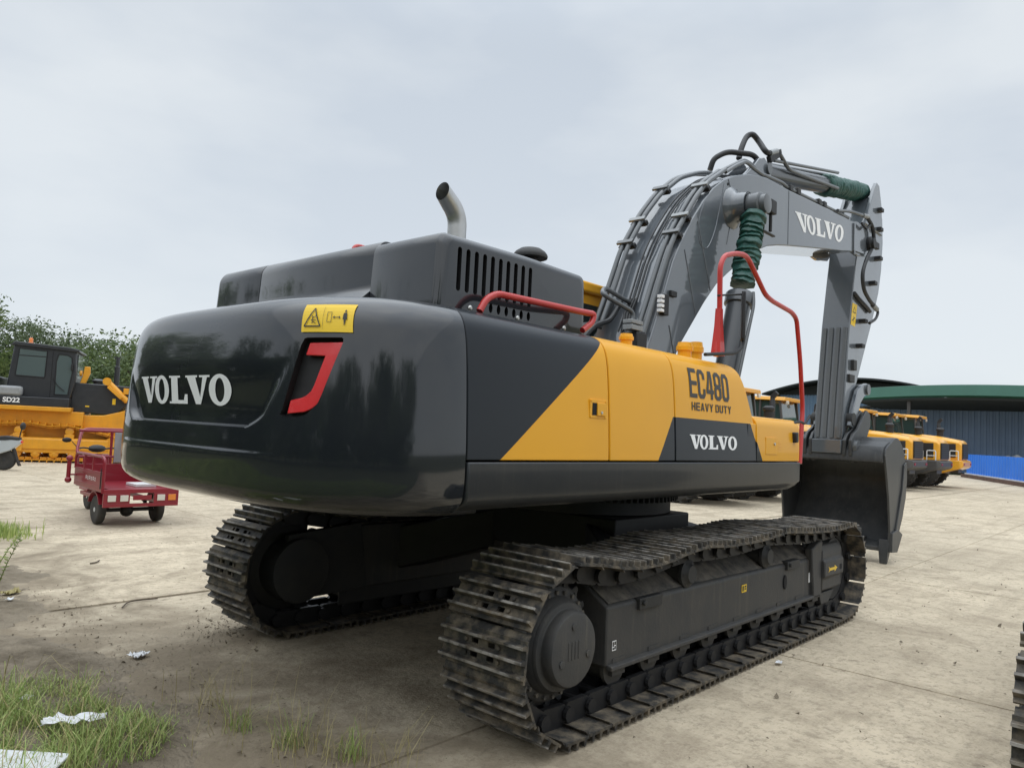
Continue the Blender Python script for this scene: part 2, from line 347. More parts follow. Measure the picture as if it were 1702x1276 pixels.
def livery():
    """yellow side panels with the black slanted fields painted on"""
    m = mat('side panel livery', YEL, .34, spec=.15, coat=.3, coat_r=.05, bump=.05, bscale=2.0, bdist=.05)
    t = m.node_tree; b = t.nodes['Principled BSDF']; l = t.links.new; co = t.nodes[m['co']]
    s = t.nodes.new('ShaderNodeSeparateXYZ'); l(co.outputs['Object'], s.inputs[0])
    def lin(a, bz, c):   # a*x + bz*z + c > 0
        p = t.nodes.new('ShaderNodeMath'); p.operation = 'MULTIPLY_ADD'; p.inputs[1].default_value = a; p.inputs[2].default_value = c; l(s.outputs['X'], p.inputs[0])
        q = t.nodes.new('ShaderNodeMath'); q.operation = 'MULTIPLY_ADD'; q.inputs[1].default_value = bz; l(s.outputs['Z'], q.inputs[0]); l(p.outputs[0], q.inputs[2])
        g = t.nodes.new('ShaderNodeMath'); g.operation = 'GREATER_THAN'; g.inputs[1].default_value = 0; l(q.outputs[0], g.inputs[0]); return g.outputs[0]
    def op(o, a, c):
        n = t.nodes.new('ShaderNodeMath'); n.operation = o; l(a, n.inputs[0]); l(c, n.inputs[1]); return n.outputs[0]
    k = (2.268-1.546)/(-1.792+2.759)
    A = op('MULTIPLY', lin(-k, 1, k*-2.759-1.546), lin(-1, 0, -1.758))
    k1 = .195/.291; k2 = .231/.302
    Bd = op('MULTIPLY', op('MULTIPLY', lin(1, -k1, 1.186+k1*1.551), lin(-1, -k2, .477+k2*1.559)), lin(0, -1, 1.856))
    f = op('MAXIMUM', A, Bd)
    n = t.nodes.new('ShaderNodeTexNoise'); n.inputs['Scale'].default_value = 2.3; l(co.outputs['Object'], n.inputs['Vector'])
    y = t.nodes.new('ShaderNodeMixRGB'); y.inputs['Color1'].default_value = (*YEL, 1); y.inputs['Color2'].default_value = (YEL[0]*.92, YEL[1]*.92, YEL[2]*1.3, 1); l(n.outputs['Fac'], y.inputs['Fac'])
    x = t.nodes.new('ShaderNodeMixRGB'); x.inputs['Color2'].default_value = (.014, .0175, .022, 1); l(y.outputs[0], x.inputs['Color1']); l(f, x.inputs['Fac']); l(x.outputs[0], b.inputs['Base Color'])
    return m
def streaks(m, amt, col, sc=(9, 9, .5)):
    """dried run-off marks down upright faces"""
    t = m.node_tree; b = t.nodes['Principled BSDF']; l = t.links.new; co = t.nodes[m['co']]
    mp_ = t.nodes.new('ShaderNodeMapping'); mp_.inputs['Scale'].default_value = sc; l(co.outputs['Object'], mp_.inputs['Vector'])
    n = t.nodes.new('ShaderNodeTexNoise'); n.inputs['Scale'].default_value = 2.5; n.inputs['Detail'].default_value = 8; n.inputs['Roughness'].default_value = .7; l(mp_.outputs[0], n.inputs['Vector'])
    r = t.nodes.new('ShaderNodeMapRange'); r.inputs['From Min'].default_value = .54; r.inputs['From Max'].default_value = .74; r.inputs['To Max'].default_value = amt; l(n.outputs['Fac'], r.inputs['Value'])
    src = b.inputs['Base Color'].links[0].from_socket; x = t.nodes.new('ShaderNodeMixRGB'); x.inputs['Color2'].default_value = (*col, 1); l(src, x.inputs['Color1']); l(r.outputs[0], x.inputs['Fac']); l(x.outputs[0], b.inputs['Base Color'])
streaks(M['frame'], .55, (.13, .115, .09)); streaks(M['boomgrey'], .22, (.15, .145, .13)); streaks(M['sill'], .25, (.08, .075, .065)); streaks(M['bucketgrey'], .4, (.10, .095, .085))
streaks(M['oldyellow'], .3, (.42, .25, .06)); streaks(M['frametop'], .6, (.26, .225, .17), (3, .3, 3))
M['livery'] = livery()
def sleeve_mat():
    return mat('green sleeve cloth', (.010, .062, .048), .48, spec=.6, bump=.7, bscale=26, bdist=.015, var=.5, var_col=(.022, .12, .092), vscale=12)
M['sleeve'] = sleeve_mat()
# ------------------------------------------------------------------ ground
def nd(t, typ, **k):
    n = t.nodes.new(typ)
    for a, b in k.items(): setattr(n, a, b)
    return n
def concrete():
    m = bpy.data.materials.new('weathered concrete'); m.use_nodes = True; t = m.node_tree; b = t.nodes['Principled BSDF']; l = t.links.new
    g = nd(t, 'ShaderNodeNewGeometry'); oi = nd(t, 'ShaderNodeObjectInfo')
    def noise(sc, det=6, rough=.6, stretch=None, dist=0):
        n = nd(t, 'ShaderNodeTexNoise'); n.inputs['Scale'].default_value = sc; n.inputs['Detail'].default_value = det; n.inputs['Roughness'].default_value = rough; n.inputs['Distortion'].default_value = dist
        if stretch:
            mp_ = nd(t, 'ShaderNodeMapping'); mp_.inputs['Scale'].default_value = stretch[0]; mp_.inputs['Rotation'].default_value = (0, 0, stretch[1]); l(g.outputs['Position'], mp_.inputs['Vector']); l(mp_.outputs[0], n.inputs['Vector'])
        else: l(g.outputs['Position'], n.inputs['Vector'])
        return n.outputs['Fac']
    def rng(s, a, c, lo=0, hi=1):
        r = nd(t, 'ShaderNodeMapRange'); r.inputs['From Min'].default_value = a; r.inputs['From Max'].default_value = c; r.inputs['To Min'].default_value = lo; r.inputs['To Max'].default_value = hi; l(s, r.inputs['Value']); return r.outputs[0]
    def mix(f, c1, c2):
        x = nd(t, 'ShaderNodeMixRGB')
        for s, i in ((f, 'Fac'), (c1, 'Color1'), (c2, 'Color2')):
            if isinstance(s, tuple): x.inputs[i].default_value = (*s, 1)
            elif isinstance(s, float): x.inputs[i].default_value = s
            else: l(s, x.inputs[i])
        return x.outputs[0]
    c = mix(rng(noise(.35, 5), .3, .7), (0.680, 0.580, 0.425), (0.550, 0.466, 0.338))
    c = mix(rng(oi.outputs['Random'], 0, 1, 0, .35), c, (0.520, 0.453, 0.345))
    c = mix(rng(noise(.16, 8, .7, dist=.8), .46, .64, 0, .5), c, (0.330, 0.278, 0.202))                # broad traffic film
    c = mix(rng(noise(9, 12, .85, ((.35, 1.6, 1), .1)), .56, .66, 0, .3), c, (0.220, 0.180, 0.129))
    c = mix(rng(noise(1.6, 8, .65, dist=.6), .49, .61, 0, .62), c, (0.320, 0.261, 0.182))        # damp dirt
    c = mix(rng(noise(1.0, 7, .7, ((.16, 2.2, 1), .25)), .50, .68, 0, .5), c, (0.270, 0.220, 0.156))  # wheel smears
    c = mix(rng(noise(1.3, 7, .7, ((1.9, .2, 1), .45)), .52, .70, 0, .4), c, (0.250, 0.205, 0.145))
    c = mix(rng(noise(5, 9, .75), .56, .68, 0, .8), c, (0.170, 0.137, 0.097))                     # crumbs and blotches
    c = mix(rng(noise(14, 10, .8), .51, .58, 0, .6), c, (0.270, 0.220, 0.156))                    # trodden-in dirt
    c = mix(rng(noise(2.4, 9, .75, ((.5, 3.0, 1), -.35)), .53, .66, 0, .35), c, (0.280, 0.229, 0.163))
    c = mix(rng(noise(60, 3, .7), .35, .7, 0, .28), c, (0.660, 0.570, 0.432))                       # fine grain
    c = mix(rng(noise(38, 8, .8), .60, .68, 0, .55), c, (.19, .155, .115))                     # grit
    c = mix(rng(noise(75, 5, .7), .66, .72, 0, .6), c, (.12, .10, .08))
    c = mix(rng(noise(6, 10, .8, ((.25, 2.5, 1), 1.2)), .62, .66, 0, .45), c, (.23, .19, .14))   # scrapes
    sx_ = nd(t, 'ShaderNodeSeparateXYZ'); l(g.outputs['Position'], sx_.inputs[0])
    ed = nd(t, 'ShaderNodeMath', operation='MULTIPLY_ADD'); ed.inputs[1].default_value = -.16; l(sx_.outputs['X'], ed.inputs[0]); l(noise(1.1, 7, .65, dist=.5), ed.inputs[2])   # soil carried in from the verge
    c = mix(rng(ed.outputs[0], .80, 1.06, 0, .9), c, (0.200, 0.161, 0.110))
    l(c, b.inputs['Base Color']); b.inputs['Roughness'].default_value = .88; b.inputs['Specular IOR Level'].default_value = .25
    bp_ = nd(t, 'ShaderNodeBump'); bp_.inputs['Strength'].default_value = .7; bp_.inputs['Distance'].default_value = .012; l(noise(28, 9, .75), bp_.inputs['Height'])
    bq = nd(t, 'ShaderNodeBump'); bq.inputs['Strength'].default_value = .3; bq.inputs['Distance'].default_value = .05; l(noise(3.5, 6, .6), bq.inputs['Height']); l(bp_.outputs[0], bq.inputs['Normal'])
    l(bq.outputs[0], b.inputs['Normal']); return m
M['concrete'] = concrete()
M['soil'] = mat('brown soil', (.10, .08, .055), .95, spec=.2, bump=.9, bscale=35, bdist=.025, var=.95, var_col=(.24, .20, .145), vscale=5, detail=10)
M['field'] = mat('rough field', (.05, .06, .025), .95, spec=.2, bump=.6, bscale=12, bdist=.05, var=.8, var_col=(.085, .075, .045), vscale=.6, detail=8)
t = M['soil'].node_tree; b_ = t.nodes['Principled BSDF']; src = b_.inputs['Base Color'].links[0].from_socket      # thin dusty skirt of the bank
s_ = nd(t, 'ShaderNodeSeparateXYZ'); t.links.new(t.nodes[M['soil']['co']].outputs['Object'], s_.inputs[0]); r_ = nd(t, 'ShaderNodeMapRange'); r_.inputs['From Min'].default_value = .022; r_.inputs['From Max'].default_value = -.002; r_.inputs['To Max'].default_value = .75; t.links.new(s_.outputs['Z'], r_.inputs['Value'])
x_ = nd(t, 'ShaderNodeMixRGB'); x_.inputs['Color2'].default_value = (.25, .21, .155, 1); t.links.new(src, x_.inputs['Color1']); t.links.new(r_.outputs[0], x_.inputs['Fac']); t.links.new(x_.outputs[0], b_.inputs['Base Color'])
me = bpy.data.meshes.new('ground'); S = 700
me.from_pydata([(-S, -S, -.09), (S, -S, -.09), (S, S, -.09), (-S, S, -.09)], [], [(0, 1, 2, 3)]); me.materials.append(M['field'])
tag(link('ground', me), kind='structure')
SX, SY, X0, Y0 = 4.7, 4.1, -4.15, -1.1-4.1*5
yard = MB().b2(X0-.1, X0+SX*13, Y0, Y0+SY*15, -.3, -.014).build('concrete_yard', M['soil'], ang=None); tag(yard, kind='structure')
slab = MB().b2(-SX/2+.004, SX/2-.004, -SY/2+.004, SY/2-.004, -.15, 0).mesh('concrete_slab', M['concrete'], None)
bm = bmesh.new(); bm.from_mesh(slab); bmesh.ops.bevel(bm, geom=[e for e in bm.edges if all(v.co.z > -.01 for v in e.verts)], offset=.005, segments=2, affect='EDGES'); bm.to_mesh(slab); bm.free()
for i in range(13):
    for j in range(15):
        o = link('concrete_slab', slab, yard); o.location = (X0+SX*(i+.5), Y0+SY*(j+.5), -.003-random.random()*.004)
        if j in (5, 6): o.scale.y = .9937; o.location.y += (-.013 if j == 5 else .013)          # the open joint with packed soil
# ragged soil bank along the slab edge, sinking under the concrete
mb = MB(); NX, NY = 130, 360; xs0, xs1, ys0, ys1 = -5.7, -2.3, -3.2, 11
def soil_h(x, y):
    edge = -3.55+.18*math.sin(y*1.7)+.13*math.sin(y*4.1+1)+.10*max(0, y-1.5)+.16*mnoise.noise(V3((x*1.3, y*1.3, 3)))
    d = edge-x
    return max(-.05, min(.05, d*.085))+.022*mnoise.noise(V3((x*3, y*3, 0)))+.014*mnoise.noise(V3((x*9, y*9, 5)))+.008*mnoise.noise(V3((x*23, y*23, 5)))-.006
for i in range(NX+1):
    for j in range(NY+1):
        x, y = xs0+(xs1-xs0)*i/NX, ys0+(ys1-ys0)*j/NY; mb.v.append((x, y, soil_h(x, y)))
mb.f = [(i*(NY+1)+j, (i+1)*(NY+1)+j, (i+1)*(NY+1)+j+1, i*(NY+1)+j+1) for i in range(NX) for j in range(NY)]
tag(mb.build('soil_bank', M['soil'], ang=180, recalc=False), kind='structure')
# ------------------------------------------------------------------ excavator
EX = tag(empty('excavator'), 'large grey and yellow crawler excavator with red handrails, seen from behind its counterweight', 'excavator')
# ---- crawler tracks
RS, RI, XS, XI = .40, .36, -2.20, 2.25; PZ = .12
def track_path():
    p = []
    for i in range(25): p.append((XS+4.45*i/24-.0, PZ if i < 23 else PZ+.004*(i-22)))
    zi = PZ+RI+.012
    for i in range(1, 16):
        a = -math.pi/2+math.pi*i/15; p.append((XI+RI*math.cos(a), zi+RI*math.sin(a)))
    top = [(XI, zi+RI), (1.75, .845), (1.3, .862), (.75, .895), (.55, .897), (.1, .877), (-.4, .877), (-.72, .895), (-.95, .885), (-1.35, .845), (-1.7, .85), (-2.0, .895), (XS, PZ+2*RS)]
    c = catmull([V3((x, 0, z)) for x, z in top], 6); p += [(q.x, q.z) for q in c[1:]]
    for i in range(1, 18):
        a = math.pi/2+math.pi*i/18; p.append((XS+RS*math.cos(a), PZ+RS+RS*math.sin(a)))
    return p
TP = track_path(); cum = [0]
for i in range(len(TP)):
    a, b = TP[i], TP[(i+1) % len(TP)]; cum.append(cum[-1]+math.hypot(b[0]-a[0], b[1]-a[1]))
TL = cum[-1]; NS = round(TL/.216); PT = TL/NS
def at(s):
    s %= TL; i = max(k for k in range(len(TP)) if cum[k] <= s); a, b = TP[i], TP[(i+1) % len(TP)]; t = (s-cum[i])/(cum[i+1]-cum[i])
    return a[0]+(b[0]-a[0])*t, a[1]+(b[1]-a[1])*t
def shoe_mesh():
    # local: x along the chain, y across, -z outwards (towards the ground)
    mb = MB(); w = .30; zt, zb = -.064, -.080
    xs = [-.106, -.088, -.048, -.022, .022, .048, .088, .106]
    for a, b in zip(xs[:-1], xs[1:]):
        hole = (round(a, 3), round(b, 3)) in ((-.048, -.022), (.022, .048))
        if hole:
            for y0, y1 in ((-w, -.085), (-.035, .035), (.085, w)): mb.b2(a, b, y0, y1, zb, zt)
        else: mb.b2(a, b, -w, w, zb, zt)
    for x, h in ((-.072, .034), (0, .038), (.072, .034)):
        mb.prism([(x-.013, zb+.001), (x+.013, zb+.001), (x+.0065, zb-h), (x-.0065, zb-h)], -w, w)
    mb.prism([(-.104, zt+.001), (-.104, zb+.004), (-.128, zb+.022), (-.136, zb+.034), (-.128, zt+.018)], -w+.006, w-.006)
    for x in (-.035, .035):
        for y in (-.12, .12): mb.cyl((x, y, zb+.002), (x, y, zb-.012), .012, n=6)
    me = mb.mesh('track_shoe', M['shoe'], 30); return me
SHOE = shoe_mesh()
def link_mesh():
    mb = MB()
    for y in (-.095, .095):
        pr = [(-.125, -.03), (-.125, .03), (-.09, .058), (.09, .058), (.125, .03), (.125, -.03), (.08, -.07), (-.08, -.07)]
        o = .012 if y > 0 else -.012
        mb.prism([(a, b) for a, b in pr[:]], y+o-.018, y+o+.018)
    mb.cyl((-.108, -.14, 0), (-.108, .14, 0), .026, n=10)
    for y in (-.145, .145): mb.cyl((-.108, y-.012, 0), (-.108, y+.012, 0), .042, n=10)
    return mb.mesh('track_link', M['black'], 30)
LINK = link_mesh()
def put_shoes(parent, yc, skip=None):
    for k in range(NS):
        s = k*PT; x, z = at(s); x0, z0 = at(s-.02); x1, z1 = at(s+.02)
        if skip and skip(x, z): continue
        a = math.atan2(z1-z0, x1-x0)
        for me, nm in ((SHOE, 'track_shoe'), (LINK, 'track_link')):
            o = link(nm, me, parent); o.location = (x, yc, z); o.rotation_euler = (random.uniform(-.006, .006), -a, random.uniform(-.004, .004))
def tooth_wheel(mb, x, yc, z, r, nt_, w):
    pr = []
    for i in range(nt_*4):
        t = 2*math.pi*i/(nt_*4); rr = r+(.035 if i % 4 in (1, 2) else -.02); pr.append((x+rr*math.cos(t), z+rr*math.sin(t)))
    mb.prism(pr, yc-w/2, yc+w/2)
def make_track(parent, yc, sg):
    """sg = -1: outer side looks to -Y"""
    Yo = lambda d: yc+sg*d     # d > 0 is outwards
    mb = MB()
    # box beam: outer web, sloping dirty top is its own part
    x0, x1 = -1.72, 1.78
    ring = lambda x, t: [(x, Yo(.13), .30), (x, Yo(.13), .655+t), (x, Yo(.10), .675+t), (x, Yo(-.15), .83+t*.3), (x, Yo(-.22), .83), (x, Yo(-.22), .30)]
    mb.loft([ring(x0, 0), ring(x0+.35, 0), ring(.4, -.01), ring(x1, -.02)])
    tf = mb.build('track_frame', M['frame'], parent, bevel=.012)
    sub = lambda m_, n, mt, bv=.006: m_.build(n, mt, tf, bevel=bv)
    m = MB().loft([[(x, Yo(.115), .676+t), (x, Yo(.100), .686+t), (x, Yo(-.15), .842+t*.3), (x, Yo(-.16), .83)] for x, t in ((x0+.03, 0), (-.6, 0), (.4, -.01), (x1-.02, -.02))])
    sub(m, 'frame_top_plate', M['frametop'], 0)
    m = MB().loft([[(x, Yo(.12), .315), (x, Yo(.165), .305), (x, Yo(.165), .278), (x, Yo(.12), .278)] for x in (x0+.02, x1)])
    sub(m, 'frame_flange', M['frame'])
    for x in (-1.25, 1.15):   # shackle lugs on the upper edge
        m = MB().b2(x-.14, x+.14, Yo(.08), Yo(.155), .60, .675); m.cyl((x-.10, Yo(.15), .645), (x-.10, Yo(.175), .645), .018, n=10)
        sub(m, 'tie_down_lug', M['dark'])
    m = MB().lathe([(.042, 0), (.042, .012)], (1.0, Yo(.1295), .50), (0, sg, 0), 20); m.v = [(1.0+(a-1.0)*.75, b, .50+(c-.50)*1.45) for a, b, c in m.v]
    sub(m, 'drain_hole', M['void'], 0)
    # front idler yoke cover
    m = MB().loft([[(x, Yo(.10), .30), (x, Yo(.175), .33), (x, Yo(.175), .44), (x, Yo(.20), .46), (x, Yo(.20), .60), (x, Yo(.175), .625), (x, Yo(.175), .70), (x, Yo(.14), .755), (x, Yo(.0), .76), (x, Yo(-.05), .30)] for x in (1.80, 2.32)])
    m.prism([(1.62, .28), (1.82, .28), (1.82, .80), (1.74, .80), (1.55, .74)], Yo(.09), Yo(.165))
    sub(m, 'idler_cover', M['frame'], .012)
    m = MB().prism([(1.80, .30), (2.2, .30), (2.05, .19), (1.86, .19)], Yo(.07), Yo(.15)); sub(m, 'idler_guard', M['frame'])
    m = MB().b2(1.66, 1.76, Yo(.1315), Yo(.136), .42, .60); sub(m, 'access_slot', M['void'], 0)
    m = MB().b2(2.20, 2.26, Yo(.2005), Yo(.2025), .50, .55); sub(m, 'grease_hole', M['void'], 0)
    # idler, sprocket with final drive
    m = MB().lathe([(.10, -.13), (.30, -.12), (.305, -.05), (.335, -.045), (.335, .045), (.305, .05), (.30, .12), (.10, .13)], (XI, yc, PZ+RI+.012), (0, 1, 0), 40); sub(m, 'idler', M['dark'], 0)
    m = MB(); tooth_wheel(m, XS, yc, PZ+RS, .365, 20, .07); sub(m, 'sprocket', M['dark'])
    m = MB().lathe([(.345, -.02), (.345, .045), (.335, .055), (.315, .06), (.315, .085), (.30, .095), (.27, .105), (.262, .13), (.25, .15)], (XS, yc, PZ+RS), (0, sg, 0), 48)
    fd = m.build('final_drive', M['frame'], tf)
    # cap with worn ring
    m = MB().lathe([(.25, .145), (.25, .155), (.24, .17), (.214, .175), (.210, .18), (.210, .225), (.198, .245), (.18, .25)], (XS, yc, PZ+RS), (0, sg, 0), 48); sub(m, 'drive_cap', M['frame'], 0)
    m = MB()
    for k in range(16):
        t = 2*math.pi*k/16; cx, cz = XS+.33*math.cos(t), PZ+RS+.33*math.sin(t); m.cyl((cx, Yo(.04), cz), (cx, Yo(.066), cz), .015, n=6)
    sub(m, 'drive_bolts', M['dark'], 0)
    m = MB()
    for k in range(24):
        t = 2*math.pi*k/24; cx, cz = XS+.287*math.cos(t), PZ+RS+.287*math.sin(t); m.cyl((cx, Yo(.095), cz), (cx, Yo(.115), cz), .013, n=6)
    sub(m, 'cover_bolts', M['frametop'], 0)['kind'] = 'stuff'
    m = MB()
    for a_ in (-.3, 1.7, 3.6): m.cyl((XS+.13*math.cos(a_), Yo(.249), PZ+RS+.13*math.sin(a_)), (XS+.13*math.cos(a_), Yo(.258), PZ+RS+.13*math.sin(a_)), .022, n=6)
    for k_ in range(4): m.b2(XS-.06+.03*k_, XS-.045+.03*k_, Yo(.2485), Yo(.2535), PZ+RS-.05, PZ+RS+.05)
    sub(m, 'cap_plugs', M['frame'], .002)
    # motor and guard on the inner side
    m = MB().lathe([(.33, .0), (.33, .06), (.25, .09), (.25, .30), (.17, .32)], (XS, yc, PZ+RS), (0, -sg, 0), 32); sub(m, 'travel_motor', M['dark'], 0)
    m = MB().prism([(-2.3, .28), (-2.3, .80), (-1.6, .86), (-1.5, .3)], Yo(-.18), Yo(-.24)); sub(m, 'motor_guard', M['dark'])
    m = MB().prism([(-1.75, .17), (-1.75, .34), (1.85, .34), (1.85, .17)], Yo(-.17), Yo(-.19)); sub(m, 'added_gap_plate', M['dark'])  # added plate, keeps bright ground from showing between the bottom rollers
    # bottom rollers
    for k in range(9):
        x = -1.58+k*.415
        m = MB().lathe([(.05, -.17), (.075, -.165), (.115, -.10), (.115, -.075), (.09, -.07), (.09, .07), (.115, .075), (.115, .10), (.075, .105), (.05, .11)], (x, yc, .275), (0, sg, 0), 24)
        m.b2(x-.07, x+.07, Yo(.10), Yo(.135), .235, .34); sub(m, 'bottom_roller', M['frame'], 0)
    for x in (-.72, .62):
        m = MB().lathe([(.045, -.15), (.085, -.13), (.085, .09), (.10, .10), (.10, .125), (.07, .14), (.06, .16)], (x, yc, .758), (0, sg, 0), 24)
        m.b2(x-.06, x+.06, Yo(-.2), Yo(-.08), .70, .80)
        for k in range(6):
            t = 2*math.pi*k/6; m.cyl((x+.075*math.cos(t), Yo(.12), .758+.075*math.sin(t)), (x+.075*math.cos(t), Yo(.135), .758+.075*math.sin(t)), .012, n=6)
        sub(m, 'carrier_roller', M['dark'], 0)
        m = MB().prism([(x-.13, .68), (x+.13, .68), (x+.08, .80), (x-.08, .80)], Yo(-.16), Yo(-.05)); sub(m, 'roller_bracket', M['dark'])
    put_shoes(tf, yc)
    return tf
TR = make_track(EX, -1.37, -1); TLf = make_track(EX, 1.37, 1)
TR['label'] = 'right-hand track frame with sloping dusty top'; TLf['label'] = 'left-hand track frame in the shade under the counterweight'
# stickers on the right frame
Ys = -1.5035
def quad(name, pts, mt, par): 
    me = bpy.data.meshes.new(name); me.from_pydata([tuple(p) for p in pts], [], [(0, 1, 2, 3)]); me.materials.append(mt); return link(name, me, par)
def stick(name, x0, x1, z0, z1, mt, par, y=Ys): return quad(name, [(x0, y, z0), (x1, y, z0), (x1, y, z1), (x0, y, z1)], mt, par)
st = stick('sticker', -1.66, -1.615, .39, .45, M['white'], TR)
for i, (a, b, c, d) in enumerate([(.1, .5, .1, .3), (.55, .9, .1, .45), (.1, .4, .4, .9), (.5, .9, .55, .9)]):
    stick('sticker_print', -1.66+.045*a, -1.66+.045*b, .39+.06*c, .39+.06*d, M['ink'], TR, Ys-.001)
st = stick('sticker', .14, .23, .515, .575, M['sticker'], TR)
for a, b, c, d in [(.12, .42, .15, .85), (.55, .9, .3, .5), (.55, .9, .6, .85)]: stick('sticker_print', .14+.09*a, .14+.09*b, .515+.06*c, .515+.06*d, M['ink'], TR, Ys-.001)
stick('sticker', 1.56, 1.61, .43, .52, M['white'], TR)
def arrow(x, z, s, y):
    me = bpy.data.meshes.new('arrow_mark'); P = [(-.1, .012), (.02, .012), (.02, .03), (.09, 0), (.02, -.03), (.02, -.012), (-.1, -.012), (-.13, -.03), (-.11, 0), (-.13, .03)]
    me.from_pydata([(x+a*s, y, z+b*s) for a, b in P], [], [tuple(range(10))]); me.materials.append(M['sticker']); link('arrow_mark', me, TR)
arrow(2.03, .525, 1.1, -1.5725)
# ---- centre frame and slewing ring
m = MB()
m.b2(-.62, .55, -.8, .8, .72, 1.05)
for sx in (-1, 1):
    for sy in (-1, 1):
        m.loft([[(sx*(a-.16), sy*y, z0), (sx*(a+.16), sy*y, z0), (sx*(a+.16), sy*y, z1), (sx*(a-.16), sy*y, z1)] for a, y, z0, z1 in ((.45, .5, .66, 1.0), (1.0, 1.16, .42, .80))])
m.build('centre_frame', M['black'], EX, bevel=.015)
m = MB().lathe([(.78, 1.05), (.80, 1.06), (.80, 1.16), (.72, 1.165)], (0, 0, 0), (0, 0, 1), 64); sr = m.build('slewing_ring', M['dark'], EX)
m = MB(); pr = []
for i in range(360): 
    t = 2*math.pi*i/360; r = .865 if i % 4 < 2 else .83; pr.append((r*math.cos(t), r*math.sin(t)))
m.prism(pr, 1.165, 1.245, 'z'); m.build('ring_gear', M['dark'], sr)
m = MB().b2(-2.9, 1.2, -1.38, 1.4, 1.30, 1.53); m.b2(-1.3, 1.1, -.85, .85, 1.235, 1.31); m.b2(-2.92, -2.6, -1.2, 1.2, 1.24, 1.5)
m.build('deck_frame', M['dark'], EX, bevel=.01)
m = MB().b2(-2.85, .2, -1.02, 1.25, 1.53, 2.26); m.build('engine_bay', M['black'], EX)
# ---- counterweight
CA, CB, CX = 1.497, .755, -3.0
ZP = [(1.258, .34), (1.261, .22), (1.268, .14), (1.285, .085), (1.31, .045), (1.345, .018), (1.39, .007), (1.46, .003), (1.60, .004), (1.75, .012), (1.9, .022), (2.05, .034), (2.15, .047), (2.22, .064), (2.265, .086), (2.30, .12), (2.322, .163), (2.333, .22), (2.336, .34)]
ZS = {}
for i_ in range(len(ZP)):
    p_, q_ = ZP[max(0, i_-1)], ZP[min(len(ZP)-1, i_+1)]; ZS[ZP[i_][0]] = (q_[1]-p_[1])/(q_[0]-p_[0])
def inset(z):
    if z <= ZP[0][0]: return ZP[0][1]
    for (a, d), (b, e) in zip(ZP[:-1], ZP[1:]):
        if a <= z <= b:
            h = b-a; t = (z-a)/h; return (2*t**3-3*t*t+1)*d+(t**3-2*t*t+t)*h*ZS[a]+(-2*t**3+3*t*t)*e+(t**3-t*t)*h*ZS[b]
    return ZP[-1][1]
def cw_disp(Y, z):
    """relief of the rear face: recessed name panel and a soft ledge below it; positive is inwards"""
    aY = abs(Y); lim = .77+(z-1.66)/.32*.17
    d = .042*sstep(1.660, 1.670, z)*(1-sstep(1.69, 2.02, z))*(1-sstep(lim-.07, lim, aY+max(0, 1.74-z)**2*14))
    d -= .007*(1-sstep(1.535, 1.55, z))*sstep(1.40, 1.52, z)*(1-sstep(.55, .95, aY))
    return d
def cw_x(Y, z):
    d = inset(z); q = min(1, abs(Y)/(CA-d)); return CX-(CB-d)*math.sqrt(max(0, 1-q**3.6))
def cw_build():
    zs = []
    for (a, d), (b, e) in zip(ZP[:-1], ZP[1:]):
        n = max(2, int(math.hypot(b-a, e-d)/(.006 if a in (1.46, 1.60) else .012))); zs += [a+(b-a)*i/n for i in range(n)]
    zs.append(ZP[-1][0])
    # arc-length sampling of the plan outline
    dense = []
    for i in range(4001):
        t = -math.pi/2+math.pi*i/4000; s = math.sin(t)
        dense.append((math.copysign(abs(s)**(2/3.6), s), abs(math.cos(t))))
    L_ = [0]
    for a, b in zip(dense[:-1], dense[1:]): L_.append(L_[-1]+math.hypot((b[0]-a[0])*CA, (b[1]-a[1])*CB))
    N = 330; pl = []; k = 0
    for i in range(N+1):
        s = L_[-1]*i/N
        while k < 3999 and L_[k+1] < s: k += 1
        t = (s-L_[k])/max(1e-9, L_[k+1]-L_[k]); pl.append((dense[k][0]+(dense[k+1][0]-dense[k][0])*t, dense[k][1]+(dense[k+1][1]-dense[k][1])*t))
    mb = MB(); n = N+1
    for z in zs:
        d = inset(z)
        for yy, xx in pl:
            Y = yy*(CA-d); mb.v.append((CX-xx*(CB-d)+(cw_disp(Y, z) if xx > .3 else 0), Y, z))
    R_ = len(zs)
    for j in range(R_-1):
        for i in range(n-1): mb.f.append((j*n+i, j*n+i+1, (j+1)*n+i+1, (j+1)*n+i))
        mb.f.append((j*n+n-1, j*n, (j+1)*n, (j+1)*n+n-1))
    mb.f.append(tuple(range(n-1, -1, -1))); mb.f.append(tuple(range((R_-1)*n, R_*n)))
    return mb.build('counterweight', M['grey'], EX, ang=40)
def cw_hit(px, py, ins=0):
    d = ray(px, py); lo, hi = 1.0, 8.0
    # march until inside the shape
    t = 1.0
    while t < 8:
        p = CAM+d*t
        if abs(p.y) < CA and p.x > cw_x(p.y, p.z)+cw_disp(p.y, p.z)+ins-1e-4 and p.x > -4: break
        t += .004
    return CAM+d*(t-.002)
CW = cw_build()
Z3 = lambda x, y: (190+x/3.191, 480+y/3.191)
def cw_cutter(poly, depth):
    pts = [cw_hit(*Z3(*q)) for q in poly]; n = len(pts)
    nrm = V3((-1, -.42, 0)).normalized()
    q = [p+nrm*.06 for p in pts]+[p-nrm*depth for p in pts]
    mb = MB(); mb.add(q, [tuple(range(n-1, -1, -1)), tuple(range(n, 2*n))]+[(i, (i+1) % n, n+(i+1) % n, n+i) for i in range(n)])
    return mb, pts, nrm
slot = [(1010, 262), (1025, 258), (1205, 257), (1216, 264), (1214, 285), (1100, 560), (1075, 610), (1040, 645), (1005, 672), (960, 682), (885, 676), (878, 665), (890, 640), (990, 300)]
